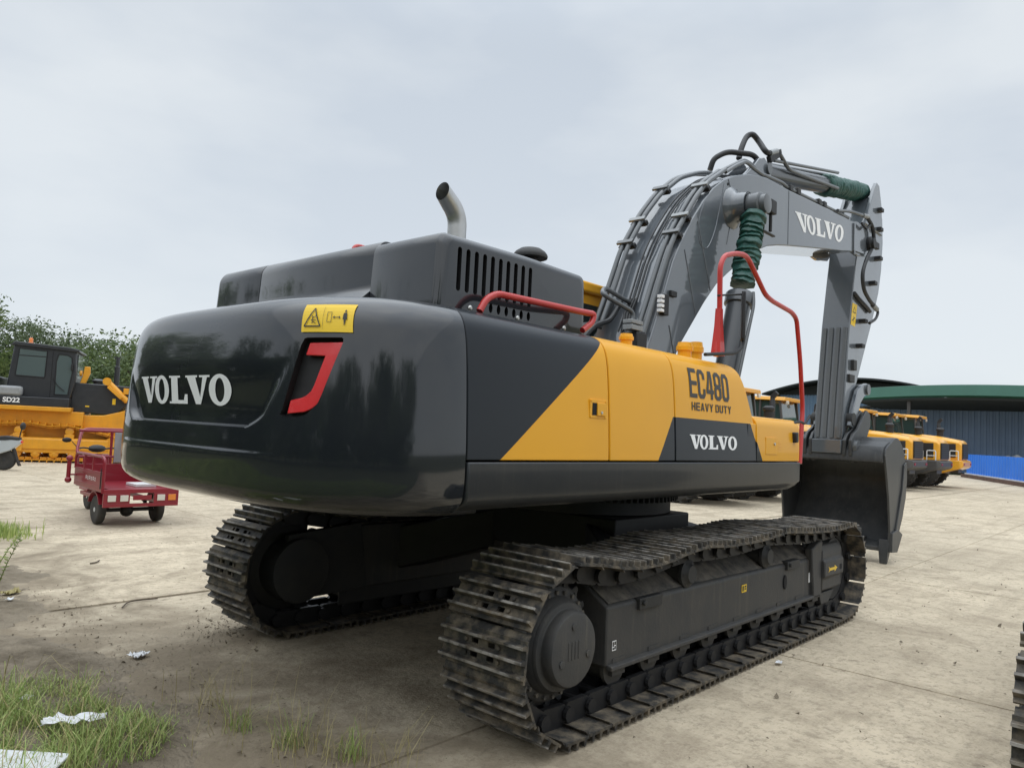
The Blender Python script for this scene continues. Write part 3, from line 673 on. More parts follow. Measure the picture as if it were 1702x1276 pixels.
cm, spts, snrm = cw_cutter(slot, .045); c1 = cm.build('cut', M['black'], None, ang=None)
cm2 = MB(); cm2.v = [(a, -b, c) for a, b, c in cm.v]; cm2.f = [tuple(reversed(f)) for f in cm.f]; c2 = cm2.build('cut', M['black'], None, ang=None)
bake(CW, [c1, c2])
jp = [(1030, 284), (1208, 281), (1205, 305), (1130, 520), (1098, 575), (1060, 620), (1030, 640), (1000, 652), (907, 662), (925, 590), (985, 576), (1012, 562), (1035, 540), (1050, 510), (1110, 354), (1007, 350)]
def jlens(flip):
    pts = [cw_hit(*Z3(*q))-snrm*.012 for q in jp]; n = len(pts); back = [p-snrm*.03 for p in pts]
    mb = MB(); mb.add(pts+back, [tuple(range(n)), tuple(range(2*n-1, n-1, -1))]+[(i, n+i, n+(i+1) % n, (i+1) % n) for i in range(n)])
    if flip: mb.v = [(a, -b, c) for a, b, c in mb.v]
    return mb.build('tail_reflector', M['lens'], CW, bevel=.004)
jlens(False); jlens(True)
# name on the counterweight
def cw_fn(y0, y1, z0, z1, slant=0):
    def fn(u, v):
        z = z0+(z1-z0)*v; Y = y0+(y1-y0)*u+slant*(v-.5); return V3((cw_x(Y, z)+cw_disp(Y, z)-.004, Y, z))
    return fn
SW = slab_word()
ha, hb_ = cw_hit(237, 630), cw_hit(386, 652); hz0, hz1 = cw_hit(312, 671).z, cw_hit(312, 624).z
decal('lettering', SW, M['white'], CW, cw_fn(ha.y, hb_.y, hz0, hz1))
# warning plate
def rrect(n=4, r=.05, ar=1):
    p = []
    for cx, cy, a0 in ((1-r, 1-r*ar, 0), (r, 1-r*ar, 90), (r, r*ar, 180), (1-r, r*ar, 270)):
        for i in range(n+1):
            a = math.radians(a0+90*i/n); p.append((cx+r*math.cos(a), cy+r*ar*math.sin(a)))
    return p
dq = [cw_hit(*q) for q in ((503, 552), (589, 553), (598, 507), (513, 507))]
def dq_fn(lift):
    def fn(u, v):
        a = dq[0].lerp(dq[1], u).lerp(dq[3].lerp(dq[2], u), v); return V3((cw_x(a.y, a.z)-lift, a.y, a.z))
    return fn
rr = rrect(4, .04, 1.7)
def grid_rr():
    # a plate cut into cells so that it follows the curve
    N, K = 12, 8; vs_ = [(i/N, j/K) for i in range(N+1) for j in range(K+1)]
    return vs_, [(i*(K+1)+j, (i+1)*(K+1)+j, (i+1)*(K+1)+j+1, i*(K+1)+j+1) for i in range(N) for j in range(K)]
wp = decal('warning_plate', grid_rr(), M['sticker'], CW, dq_fn(.008))
def print_on(par, polys, fn, mt):
    vs_, fs_ = [], []
    for p in polys:
        o = len(vs_); vs_ += p; fs_.append(tuple(range(o, o+len(p))))
    return decal('print', (vs_, fs_), mt, par, fn)
def seg(a, b, w, asp=1.9):
    dx, dy = (b[0]-a[0])*asp, b[1]-a[1]; L_ = math.hypot(dx, dy); nx, ny = -dy/L_*w/asp, dx/L_*w
    return [(a[0]+nx, a[1]+ny), (b[0]+nx, b[1]+ny), (b[0]-nx, b[1]-ny), (a[0]-nx, a[1]-ny)]
T3 = [(.08, .2), (.42, .2), (.27, .85)]
pol = [seg(T3[i], T3[(i+1) % 3], .022) for i in range(3)]+[seg((.22, .42), (.33, .42), .012), seg((.25, .3), (.25, .58), .014), seg((.25, .5), (.33, .56), .012), seg((.25, .38), (.33, .3), .012),
      seg((.47, .1), (.47, .9), .004), seg((.55, .35), (.55, .7), .008), seg((.63, .35), (.63, .7), .008), seg((.55, .35), (.63, .35), .008), seg((.55, .7), (.63, .7), .008),
      seg((.68, .52), (.78, .52), .012), [(.66, .52), (.69, .57), (.69, .47)], [(.80, .52), (.77, .47), (.77, .57)],
      [(.845, .68), (.905, .68), (.915, .45), (.895, .45), (.885, .25), (.878, .25), (.875, .45), (.872, .25), (.863, .25), (.858, .45), (.837, .45)],
      [(.875+.016*math.cos(t*math.pi/4), .745+.045*math.sin(t*math.pi/4)) for t in range(8)]]
print_on(wp, pol, dq_fn(.014), M['ink'])
# ---- side panels on the right (and mirrored on the left)
def side_prof(top, r=.2, inner=-1.03, z0=1.552):
    if top > 2.1:      # same section as the counterweight
        p = [(-(CA-inset(z)), z) for z in [z0, 1.65, 1.75, 1.85, 1.95, 2.05, 2.11, 2.15, 2.185, 2.22, 2.245, 2.265, 2.285, 2.30, 2.312, 2.322, 2.329]]
        return p+[(inner, 2.336), (inner, z0)]
    p = [(-1.497, z0), (-1.497, z0+(top-r-z0)*.5), (-1.49, top-r)]
    for i in range(1, 9):
        a = math.pi/2*i/8; p.append((-1.49+r*.95*(1-math.cos(a)), top-r+r*math.sin(a)))
    p += [(inner, top+.006), (inner, z0)]; return p
def panel(name, x0, x1, top, slope0=0, slope1=0, mt=None, sgn=1, **k):
    pr = side_prof(top, **k); zt = top
    rings = []
    for x, s in ((x0, slope0), (x0+.5*(x1-x0), 0), (x1, slope1)): rings.append([(x+s*(zt-z), sgn*y, z) for y, z in pr])
    return MB().loft(rings).build(name, mt or M['livery'], EX, bevel=.006)
P1 = panel('side_door', -2.992, -1.765, 2.335)
P2 = panel('side_door', -1.752, -.962, 2.345)
P3 = panel('tank_cover', -.949, .10, 2.352, 0, .46)
P4 = panel('tool_box', .36, 1.275, 1.925, 0, .0, r=.09)
MB().b2(.2, .36, -1.485, -1.05, 1.552, 1.86).build('tool_box_back', M['livery'], EX, bevel=.01)
for x0, x1, tp in ((-2.992, -1.765, 2.335), (-1.752, .1, 2.345)):
    panel('side_door', x0, x1, tp, sgn=-1, mt=M['livery'])
# sill
sp = [(-1.503, 1.543), (-1.503, 1.37), (-1.485, 1.335), (-1.42, 1.295), (-1.15, 1.285), (-1.15, 1.543)]
for sg in (1, -1):
    rings = [[(x, sg*y, z) for y, z in sp] for x in (-2.985, .3, 1.22)]+[[(1.285, sg*min(y+.0, -1.15), max(z, 1.37)) for y, z in sp]]
    MB().loft(rings).build('side_sill', M['sill'], EX, bevel=.01)
# door latches, hatch
def latch(x, z, par):
    m = MB(); y = -(CA-inset(z))-.003
    m.b2(x-.085, x+.085, y-.004, y+.012, z-.056, z+.056); o = m.build('latch_plate', M['yellow'], par, bevel=.002)
    stick('latch_recess', x-.065, x-.02, z-.038, z+.036, M['void'], o, y-.0055)
    MB().b2(x-.02, x+.066, y-.014, y-.004, z-.04, z+.038).build('latch_paddle', M['yellow'], o, bevel=.003)
    MB().lathe([(.009, 0), (.009, .006)], (x+.02, y-.013, z-.02), (0, -1, 0), 12).build('latch_key', M['bolt'], o)
    m = MB()
    for a in (-.075, .075):
        for b in (-.047, .047): m.lathe([(.007, 0), (.007, .003)], (x+a, y-.0035, z+b), (0, -1, 0), 8)
    m.build('rivets', M['yellow'], o)
latch(-1.882, 1.862, P1)
m = MB().b2(.53, .76, -1.501, -1.495, 1.61, 1.755); hq = m.build('hatch', M['yellow'], P4, bevel=.003)
MB().lathe([(.013, 0), (.013, .01)], (.70, -1.500, 1.70), (0, -1, 0), 12).build('hatch_lock', M['bolt'], hq)
for k in range(3): stick('hatch_vent', .80, .86, 1.655+.025*k, 1.663+.025*k, M['yellow'], P4, -1.4995)
# lettering on the side
def side_fn(x0, x1, z0, z1):
    def fn(u, v):
        z = z0+(z1-z0)*v; return V3((x0+(x1-x0)*u, -(CA-inset(z))-.003, z))
    return fn
decal('lettering', SW, M['white'], P3, side_fn(-.755, -.0, 1.64, 1.742))
M['brownink'] = mat('dark grey print', (.035, .03, .024), .45)
decal('lettering', block_text('EC480', .3, .14, .14), M['brownink'], P3, side_fn(-.735, -.105, 2.01, 2.225))
decal('lettering', block_text('HEAVY DUTY', .28, .17, .22), M['brownink'], P3, side_fn(-.715, -.095, 1.918, 1.977))
# ---- engine hood
def hood_piece(name, y0, y1, prof, r0=0, r1=0):
    """prof: (x,z); the y0 / y1 end is rounded off by r0 / r1"""
    pts = [V3((x, 0, z)) for x, z in prof]; pr = [(p.x, p.z) for p in fillet([pts[0]]+pts[1:]+[pts[0]], .05, 5)[:-1]]
    xm = sum(p[0] for p in prof)/len(prof); rings = []
    def ring(y, d): return [(x+(d if x < xm else -d), y, z-(d if z > 2.5 else 0)) for x, z in pr]
    if r0: rings += [ring(y0-r0*(1-math.cos(a)), r0*(1-math.sin(a))) for a in [math.pi/2*i/6 for i in range(6)]]
    rings.append(ring(y0-r0, 0)); rings.append(ring((y0+y1)/2, 0)); rings.append(ring(y1+r1, 0))
    if r1: rings += [ring(y1+r1*(1-math.cos(a)), r1*(1-math.sin(a))) for a in [math.pi/2*i/6 for i in range(5, -1, -1)]]
    return MB().loft(rings).build(name, M['grey'], EX, bevel=.004)
hp_flare = [(-1.55, 2.30), (-3.06, 2.30), (-3.05, 2.39), (-2.99, 2.44), (-2.92, 2.50), (-2.915, 2.56), (-2.905, 2.74), (-2.86, 2.80), (-2.0, 2.80), (-1.55, 2.79)]
def taper_end(o, ylim, dz, dx):
    for v in o.data.vertices:
        if abs(v.co.y-ylim) < 1e-3 and v.co.z > 2.4: v.co.z -= dz*(v.co.z-2.4)/.4; v.co.x += dx if v.co.x < -2.7 else 0
HL = hood_piece('hood_cover', 1.42, .741, hp_flare, r0=.09); bake(HL)
HM = hood_piece('hood_cover', .735, -.566, hp_flare); bake(HM)
hp_r = [(-1.60, 2.30), (-2.955, 2.30), (-2.945, 2.45), (-2.93, 2.72), (-2.90, 2.768), (-2.2, 2.775), (-1.62, 2.76)]
HR = hood_piece('engine_hood', -.572, -1.165, hp_r, r1=.06)
cuts = []
cm = MB()
for k in range(10):
    x = -2.80+k*.0665; w = .016
    for z0, z1 in ((2.455, 2.70-.0*k),):
        pr = []
        for i in range(7): a = math.pi*i/6; pr.append((x+w*math.cos(a), z1-w+w*math.sin(a)))
        for i in range(7): a = math.pi+math.pi*i/6; pr.append((x+w*math.cos(a), z0+w+w*math.sin(a)))
        cm.prism(pr, -1.3, -1.10)
    if k > 3:
        pr = [(x+w*math.cos(2*math.pi*i/12), 2.40+.028*math.sin(2*math.pi*i/12)) for i in range(12)]; cm.prism(pr, -1.3, -1.12)
bake(HR, [cm.build('cut', M['void'], None, ang=None)])
m = MB()
for x in (-2.70, -2.3, -1.85): m.ball((x, -1.166, 2.375), .017, 10, (1, .6, 1))
m.build('hood_bolts', M['bolt'], HR)
# exhaust, pre-cleaner
ep = fillet([(-2.395, -.70, 2.72), (-2.395, -.70, 3.05), (-2.535, -.70, 3.165)], .20, 10); R0 = .060
m = MB().tube(ep, R0, 24, caps=False)
d = (ep[-1]-ep[-2]).normalized(); inner = [p.copy() for p in ep]; m.tube(inner, R0-.004, 24, caps=False)
for i_, p_ in enumerate(m.v):      # the mouth is cut upright
    if i_ % (24*len(ep)) >= 24*(len(ep)-1): m.v[i_] = (-2.535-.12*(p_[2]-3.165)*-1, p_[1], p_[2]+.25*(p_[2]-3.165))
o1 = m.build('exhaust_pipe', M['chrome'], EX, ang=60, recalc=False)
MB().lathe([(R0-.005, 0), (R0-.005, .01)], ep[-1]-d*.12, d, 24).build('exhaust_bore', M['void'], o1)
pc = V3((-1.86, -.86, 0))
m = MB().lathe([(.052, 2.70), (.052, 2.86), (.07, 2.865)], pc, (0, 0, 1), 24); o1 = m.build('air_precleaner', M['black'], EX)
m = MB().lathe([(.115, 2.862), (.118, 2.875), (.112, 2.89), (.10, 2.905), (.07, 2.925), (.03, 2.934)], pc, (0, 0, 1), 32); m.build('precleaner_cap', M['dark'], o1)
# ---- handrails
def rail(name, pts, r, mt, fil=.12, par=EX): return MB().tube(fillet(pts, fil, 7), r, 12).build(name, mt, par, ang=60)
hr = rail('handrail', [B(797, 517, 'y', -1.27), B(808, 497, 'y', -1.27), B(826, 488, 'y', -1.27), B(965, 518, 'y', -1.27), B(988, 522, 'y', -1.27), B(984, 536, 'y', -1.27), B(968, 549, 'y', -1.27)], .020, M['red'], .06)
rail('handrail', [(-2.17, .7, 2.72), (-2.17, .7, 3.085), (-1.6, .7, 3.085), (-1.6, .7, 2.72)], .018, M['red'], .06)
YR = -1.33
big = [B(1190, 592, 'y', YR), B(1196, 530, 'y', YR), B(1197, 442, 'y', YR), B(1204, 425, 'y', YR), B(1222, 421, 'y', YR), B(1241, 424, 'y', YR), B(1272, 490, 'y', YR), B(1283, 500, 'y', YR), B(1316, 519, 'y', YR), B(1324, 530, 'y', YR), B(1330, 600, 'y', YR), B(1334, 680, 'y', YR), B(1329, 770, 'y', YR-.04)]
rl = rail('tall_handrail', big, .022, M['red'], .10)
b0 = B(1193, 587, 'y', YR)
MB().loft([[(b0.x+a*s, YR+b*s, b0.z+h) for a, b in ((-1, -1), (1, -1), (1, 1), (-1, 1))] for s, h in ((.042, -.02), (.026, .22), (.022, .36))]).build('rail_foot', M['red'], rl)
# mirror bracket and mirror
ym = -1.42
mr_ = rail('mirror_bracket', [B(1172, 589, 'y', ym), B(1222, 587, 'y', ym), B(1236, 575, 'y', ym), B(1236, 484, 'y', ym)], .014, M['black'], .07)
a, b = B(1235, 566, 'y', ym), B(1235, 486, 'y', ym)
MB().box((a+b)/2, (.17, .03, (b-a).length), Matrix.Rotation(math.radians(28), 3, 'Z')).build('mirror', M['black'], mr_, bevel=.010)
MB().cyl(B(1193, 491, 'y', YR), B(1232, 489, 'y', ym), .008).build('mirror_stay', M['black'], mr_)
mm = rail('front_mirror_arm', [B(1318, 716, 'y', -1.46), B(1319, 703, 'y', -1.46), B(1330, 700, 'y', -1.46), B(1338, 705, 'y', -1.46), B(1346, 690, 'y', -1.46)], .012, M['black'], .05)
MB().bar(B(1315, 718, 'y', -1.47), B(1315, 735, 'y', -1.47), .12, .06, (1, 0, 0)).build('work_lamp', M['black'], mm, bevel=.01)
# tank caps on the panels
def cap(x, y, z, r, h, name='filler_cap'):
    m = MB().lathe([(r*.9, 0), (r*.9, h*.55), (r*1.12, h*.56), (r*1.12, h*.78), (r, h*.8), (r*.9, h), (r*.5, h*1.02)], (x, y, z), (0, 0, 1), 24); return m.build(name, M['yellow'], EX)
q = B(1041, 560, 'y', -1.15); cap(q.x, q.y, 2.335, .048, .10)
q = B(1138, 580, 'y', -1.1); cap(q.x, q.y, 2.335, .062, .15); q = B(1157, 575, 'y', -1.0); cap(q.x, q.y, 2.335, .058, .20)
# ---- cab on the far side
cabp = [(.25, 1.55), (1.95, 1.55), (1.95, 2.3), (1.75, 3.1), (1.6, 3.2), (.35, 3.2), (.22, 3.1), (.2, 1.9)]
m = MB().prism(cabp, .55, 1.45); CB_ = m.build('cab', M['yellow'], EX, bevel=.05, seg=4)
m = MB().prism([(.17, 3.17), (1.7, 3.17), (1.66, 3.25), (1.5, 3.29), (.4, 3.29), (.2, 3.26)], .5, 1.5); m.build('cab_roof', M['yellow'], CB_, bevel=.03, seg=3)
for nm, y in (('cab_window', .545), ('cab_window', 1.455)):
    MB().prism([(.33, 2.2), (1.78, 2.2), (1.64, 3.06), (.36, 3.06)], y-.004, y+.004).build(nm, M['glass'], CB_)
MB().prism([(.62, 2.3), (1.38, 2.3), (1.36, 3.04), (.64, 3.04)], .196, .204, 'x').build('cab_window', M['glass'], CB_)
# ---- boom
YC = -.04; BW = .335
up = [(.12, 1.80), (.22, 2.12), (.48, 2.64), (.66, 3.02), (.84, 3.44), (.98, 3.67), (1.19, 3.95), (1.41, 4.20), (1.62, 4.39), (1.85, 4.545), (2.11, 4.665), (2.46, 4.785), (2.75, 4.85), (2.99, 4.885), (3.3, 4.90), (3.61, 4.915), (5.16, 5.04), (6.03, 5.10)]
lo = [(6.07, 4.63), (5.15, 4.47), (3.7, 4.21), (3.35, 4.14), (3.04, 4.065), (2.8, 3.97), (2.6, 3.87), (2.35, 3.74), (2.05, 3.56), (1.76, 3.37), (1.5, 3.13), (1.02, 2.62), (.62, 1.98), (.45, 1.78), (.28, 1.72)]
def tube_prism(prof, y0, y1): return MB().prism(prof, y0, y1)
BM = tube_prism(up+lo, YC-BW, YC+BW).build('boom', M['boomgrey'], EX, bevel=.014, seg=3)
Yn = YC-BW
# welds and bosses on the near side
m = MB()
for p in ([(3.64, 4.215), (3.63, 4.90)], [(1.30, 3.95), (1.62, 3.28)], [(1.05, 3.60), (1.32, 2.98)], [(.80, 2.80), (.98, 2.36)]):
    m.tube([V3((a, Yn-.001, b)) for a, b in p], .006, 6)
m.tube(catmull([V3((a, Yn-.001, b)) for a, b in ((1.42, 4.18), (1.32, 3.95), (1.36, 3.74), (1.52, 3.72), (1.68, 3.95), (1.8, 4.3), (1.86, 4.5))], 6), .0045, 6)
m.tube(catmull([V3((a, Yn-.001, b)) for a, b in ((1.95, 4.58), (2.12, 4.3), (2.02, 4.05), (1.96, 3.85))], 6), .0045, 6)
m.build('weld_seams', M['boomgrey'], BM)
PX, PZ_ = 2.10, 4.28
m = MB().lathe([(.235, -.005), (.225, .02), (.185, .045), (.16, .08), (.15, .2)], (PX-.03, Yn, PZ_), (0, -1, 0), 36); m.build('cylinder_boss', M['boomgrey'], BM)
m = MB().lathe([(.15, 0), (.15, 2*BW+.4)], (PX-.03, YC+BW+.2, PZ_), (0, -1, 0), 24); m.build('boom_pin', M['boomgrey'], BM)
YCY = -.64
m = MB().lathe([(.125, -.11), (.135, -.10), (.135, .06), (.12, .07), (.105, .075), (.105, .13), (.09, .135)], (PX, YCY, PZ_), (0, -1, 0), 32); hd = m.build('cylinder_eye', M['pipe'], BM)
m = MB().b2(PX+.13, PX+.27, YCY-.12, YCY-.04, PZ_-.06, PZ_+.09); m.cyl((PX+.2, YCY-.08, PZ_-.05), (PX+.2, YCY-.08, PZ_-.26), .018); m.b2(PX-.02, PX+.3, YCY-.1, YCY-.06, PZ_-.30, PZ_-.28)
m.build('boom_lamp', M['black'], hd, bevel=.008)
stick('lamp_dots', 0, 0, 0, 0, M['void'], BM) if 0 else None
m = MB()
for a, b in ((1.95, 4.52), (2.16, 4.50)): m.lathe([(.016, 0), (.016, .006)], (a, Yn, b), (0, -1, 0), 10)
m.build('plug_holes', M['void'], BM)
m = MB(); q0 = B(1116, 489, 'y', Yn); m.b2(q0.x-.05, q0.x+.06, Yn-.03, Yn, q0.z-.025, q0.z+.03); m.build('boom_bracket', M['black'], BM, bevel=.004)
# name on the boom
bx0, bx1 = 3.86, 5.66
def boom_fn(u, v):
    x = bx0+(bx1-bx0)*u; a = (4.965-4.685)
    zb = 4.455+(x-bx0)*.170+0; return V3((x, Yn-.003, zb+.285*v))
tl, tr_ = B(1321, 351, 'y', Yn), B(1403, 377, 'y', Yn); bl, br = B(1328, 384, 'y', Yn), B(1400, 403, 'y', Yn)
def boom_fn(u, v):
    p = bl.lerp(br, u).lerp(tl.lerp(tr_, u), v); return V3((p.x, Yn-.003, p.z))
decal('lettering', SW, M['white'], BM, boom_fn)
# boom tip ears
for y in (Yn+.003, YC+BW-.063):
    MB().prism([(5.9, 4.66), (6.35, 4.63), (6.78, 4.70), (6.98, 4.84), (7.02, 5.02), (6.86, 5.15), (6.3, 5.15), (5.9, 5.07)], y, y+.06).build('boom_tip', M['boomgrey'], BM, bevel=.01)
PIN = (6.84, 4.92)
m = MB().lathe([(.11, 0), (.11, .05), (.08, .055), (.08, .10)], (PIN[0], Yn, PIN[1]), (0, -1, 0), 20); m.b2(PIN[0]+.05, PIN[0]+.26, Yn-.09, Yn-.03, PIN[1]-.05, PIN[1]+.05); m.build('tip_pin', M['black'], BM, bevel=.006)
m = MB().prism([(6.12, 4.60), (6.16, 4.60), (6.16, 4.66), (6.62, 4.70), (6.62, 4.74), (6.12, 4.70)], Yn-.02, Yn+.01); m.b2(6.10, 6.15, Yn-.02, Yn+.01, 4.66, 5.08); m.build('tip_plate', M['boomgrey'], BM, bevel=.004)
# lamp under the boom
q0 = B(1365, 424, 'y', YC); MB().ball((q0.x, q0.y, q0.z), .17, 14, (1, .7, .22)).build('under_lamp', M['black'], BM)
# ---- boom cylinders
def boom_cyl(y):
    base = V3((1.38, y, 1.95)); topp = V3((PX, y, PZ_)); d = (topp-base); L_ = d.length; d.normalize()
    bb = MB().cyl(base, base+d*(L_*.56), .125, n=28); bo = bb.build('boom_cylinder', M['cylgrey'], EX)
    MB().lathe([(.128, 0), (.15, .01), (.15, .12), (.135, .14), (.10, .16)], base+d*(L_*.50), d, 28).build('cylinder_collar', M['cylgrey'], bo)
    s0, s1 = base+d*(L_*.60), topp-d*.13; n = 120; pts = [s0.lerp(s1, i/n) for i in range(n+1)]
    def r(t): 
        k = t*13+.25*math.sin(t*17); f = k-math.floor(k); return .108+.028*(1-f)**.7*(1 if f > .06 else f/.06)+.014*mnoise.noise(V3((t*9, y, 0)))
    MB().tube(pts, r, 28).build('cylinder_sleeve', M['sleeve'], bo, ang=70)
    sl_ = bo.children[-1]
    for v in sl_.data.vertices: v.co += V3((mnoise.noise(v.co*9), mnoise.noise(v.co*9+V3((7, 0, 0))), mnoise.noise(v.co*9+V3((0, 9, 0)))))*.022+V3((mnoise.noise(v.co*24), mnoise.noise(v.co*24+V3((5, 0, 0))), mnoise.noise(v.co*20)))*.012
    MB().lathe([(.10, 0), (.10, .05)], topp-d*.17, d, 20).build('sleeve_band', M['steel'], bo)
    pr = [base+V3((.0, -.17, .25)), base+d*(L_*.5)+V3((.0, -.17, 0)), base+d*(L_*.56)+V3((0, -.14, 0))]
    MB().tube(fillet(pr, .08), .018, 8).build('cylinder_line', M['pipe'], bo)
    return bo
boom_cyl(YCY); boom_cyl(2*YC-YCY)
# boom foot brackets
m = MB()
for y in (YC-.52, YC+.42): m.prism([(-.35, 1.53), (1.7, 1.53), (1.5, 2.02), (1.25, 2.02), (.75, 1.8), (.45, 2.15), (.05, 2.15)], y, y+.08)
m.build('boom_foot_bracket', M['dark'], EX, bevel=.01)
# ---- arm (stick)
AY = .212
arm = [(6.19, 1.80), (6.30, 2.70), (6.415, 3.55), (6.60, 4.40), (6.70, 4.80), (6.86, 5.25), (7.12, 5.50), (7.42, 5.86), (7.75, 5.92), (7.97, 5.60), (8.02, 5.20), (7.96, 4.70), (7.83, 4.30), (7.55, 3.82), (7.20, 3.30), (6.86, 2.79), (6.52, 2.28), (6.42, 1.85), (6.30, 1.72)]
AR = MB().prism(arm, YC-AY, YC+AY).build('arm', M['boomgrey'], EX, bevel=.014, seg=3)
# wear strips on the face towards the machine
for k in range(4):
    y = YC-AY+.055+k*.103
    MB().loft([[(x-.028, y-.026, z), (x-.028, y+.026, z), (x+.01, y+.034, z), (x+.01, y-.034, z)] for x, z in ((6.195, 1.83), (6.30, 2.70), (6.412, 3.54))]).build('wear_strip', M['pipe'], AR)
for y in (YC-AY-.03, YC+AY-.03):
    MB().prism([(6.98, 5.30), (7.40, 5.98), (7.52, 6.12), (7.66, 6.10), (7.80, 5.80), (7.9, 5.3)], y, y+.06).build('arm_cylinder_ear', M['boomgrey'], AR, bevel=.01)
for (px, py) in ((1464, 350), (1463, 382), (1462, 430), (1453, 471), (1437, 534), (1432, 575)):
    p = B(px, py, 'y', YC-AY-.06); MB().b2(p.x-.09, p.x+.05, YC-AY-.10, YC-AY+.02, p.z-.03, p.z+.03).build('arm_clamp', M['black'], AR, bevel=.006)
m = MB(); p = B(1417, 607, 'y', YC-AY); m.b2(p.x-.08, p.x+.06, YC-AY-.05, YC-AY+.02, p.z-.08, p.z+.08); p = B(1413, 629, 'y', YC-AY); m.b2(p.x-.12, p.x+.1, YC-AY-.04, YC-AY+.02, p.z-.06, p.z+.06)
m.build('arm_stop', M['dark'], AR, bevel=.008)
sq = [B(1421, 542, 'y', YC-AY-.002), B(1423, 503, 'y', YC-AY-.002)]
dd = [B(1414, 539, 'y', YC-AY-.003), B(1421, 543, 'y', YC-AY-.003), B(1425, 507, 'y', YC-AY-.003), B(1417, 503, 'y', YC-AY-.003)]
ws = quad('warning_sticker', dd, M['sticker'], AR)
def dfn(u, v): p = dd[0].lerp(dd[1], u).lerp(dd[3].lerp(dd[2], u), v); return V3((p.x, p.y-.001, p.z))
print_on(ws, [seg((.2, .6), (.8, .6), .02, 1), seg((.2, .6), (.5, .85), .02, 1), seg((.8, .6), (.5, .85), .02, 1), seg((.2, .2), (.8, .4), .03, 1), seg((.5, .15), (.5, .45), .03, 1)], dfn, M['ink'])
# ---- arm cylinder on top of the boom
ca, cb = V3((3.36, YC, 5.14)), V3((7.56, YC, 6.0)); d = (cb-ca).normalized(); L_ = (cb-ca).length
for y in (YC-.17, YC+.11):
    MB().prism([(2.6, 4.78), (2.95, 5.06), (3.10, 5.20), (3.25, 5.25), (3.40, 5.20), (3.47, 5.08), (3.5, 4.85)], y, y+.06).build('cylinder_bracket', M['boomgrey'], BM, bevel=.01)
m = MB().lathe([(.07, 0), (.07, .4)], (ca.x, YC+.2, ca.z), (0, -1, 0), 24); m.build('bracket_pin', M['pipe'], BM)
AC = MB().cyl(ca+d*.05, ca+d*(L_*.60), .125, n=28).build('arm_cylinder', M['cylgrey'], EX)
MB().lathe([(.13, 0), (.155, .01), (.155, .12), (.13, .13)], ca+d*(L_*.58), d, 28).build('cylinder_collar', M['dark'], AC)
n = 110; s0, s1 = ca+d*(L_*.56), cb-d*.06; pts = [s0.lerp(s1, i/n) for i in range(n+1)]
def rs(t):
    k = t*20; f = k-math.floor(k); return (.150 if t < .3 else .138)+.018*abs(math.sin(math.pi*f))+.02*mnoise.noise(V3((t*6, 3, 0)))
so_ = MB().tube(pts, rs, 28).build('cylinder_sleeve', M['sleeve'], AC, ang=70)
for v in so_.data.vertices: v.co += V3((mnoise.noise(v.co*10), mnoise.noise(v.co*10+V3((7, 0, 0))), mnoise.noise(v.co*10+V3((0, 9, 0)))))*.018
up_ = V3((-d.z, 0, d.x))
for dy in (-.10, .06):
    m = MB().tube([ca+d*.25+up_*.13+V3((0, dy-.05, 0)), ca+d*(L_*.62)+up_*.17+V3((0, dy-.05, 0))], .022, 10); m.build('cylinder_line', M['pipe'], AC)
# ---- bucket linkage
for y in (YC-.30, YC+.20):
    MB().prism([(6.30, 2.02), (6.42, 1.98), (6.58, 2.10), (6.74, 2.38), (6.92, 2.50), (7.10, 2.54), (7.15, 2.64), (7.05, 2.72), (6.85, 2.68), (6.62, 2.58), (6.42, 2.30)], y, y+.07).build('link_arm', M['boomgrey'], EX, bevel=.012)
m = MB().lathe([(.085, 0), (.085, .66)], (7.04, YC+.33, 2.62), (0, -1, 0), 20); m.build('link_pin', M['pipe'], EX)
m = MB().lathe([(.10, 0), (.10, .62)], (6.42, YC+.31, 2.12), (0, -1, 0), 20); m.build('link_pin', M['dark'], EX)
MB().prism([(6.97, 2.60), (7.12, 2.62), (6.98, 2.0), (6.82, 2.05)], YC-.12, YC+.12).build('bucket_link', M['boomgrey'], EX, bevel=.02)
MB().cyl((7.04, YC, 2.62), (8.0, YC, 4.5), .10).build('bucket_cylinder', M['boomgrey'], EX)
# ---- bucket: mouth towards the machine, teeth down
YB0, YB1 = -.86, .76
back = catmull([V3(p) for p in ((6.20, 0, 1.60), (6.26, 0, 1.70), (6.50, 0, 1.79), (6.76, 0, 1.87), (7.0, 0, 1.80), (7.20, 0, 1.62), (7.26, 0, 1.30), (7.20, 0, .98), (7.05, 0, .68), (6.84, 0, .42), (6.64, 0, .24))], 5)
prof = [(p.x, p.z) for p in back]
out = []; 
for i, p in enumerate(back):
    t = (back[min(i+1, len(back)-1)]-back[max(0, i-1)]).normalized(); nrm = V3((-t.z, 0, t.x)); out.append(((p-nrm*.028).x, (p-nrm*.028).z))
BK = MB().prism(prof+out[::-1], YB0+.02, YB1-.02).build('bucket', M['bucketgrey'], EX, ang=40)
mouth = [(6.54, .24), (6.54, .36), (6.50, .60), (6.42, 1.0), (6.30, 1.35), (6.20, 1.60)]
for y in (YB0, YB1-.03): MB().prism(prof+mouth, y, y+.03).build('bucket_side', M['bucketgrey'], BK, bevel=.006)
for y in (YB0-.025, YB1): MB().prism([(6.86, .42), (7.06, .66), (7.22, .96), (7.275, 1.26), (7.24, 1.5), (7.12, 1.46), (7.04, 1.1), (6.82, .65), (6.70, .42)], y, y+.025).build('side_wear_plate', M['bucketgrey'], BK, bevel=.005)
for y in (YB0-.03, YB1-.04): MB().prism([(6.52, .18), (6.80, .16), (7.06, .41), (6.82, .50), (6.54, .46)], y, y+.07).build('side_cutter', M['bucketgrey'], BK, bevel=.006)
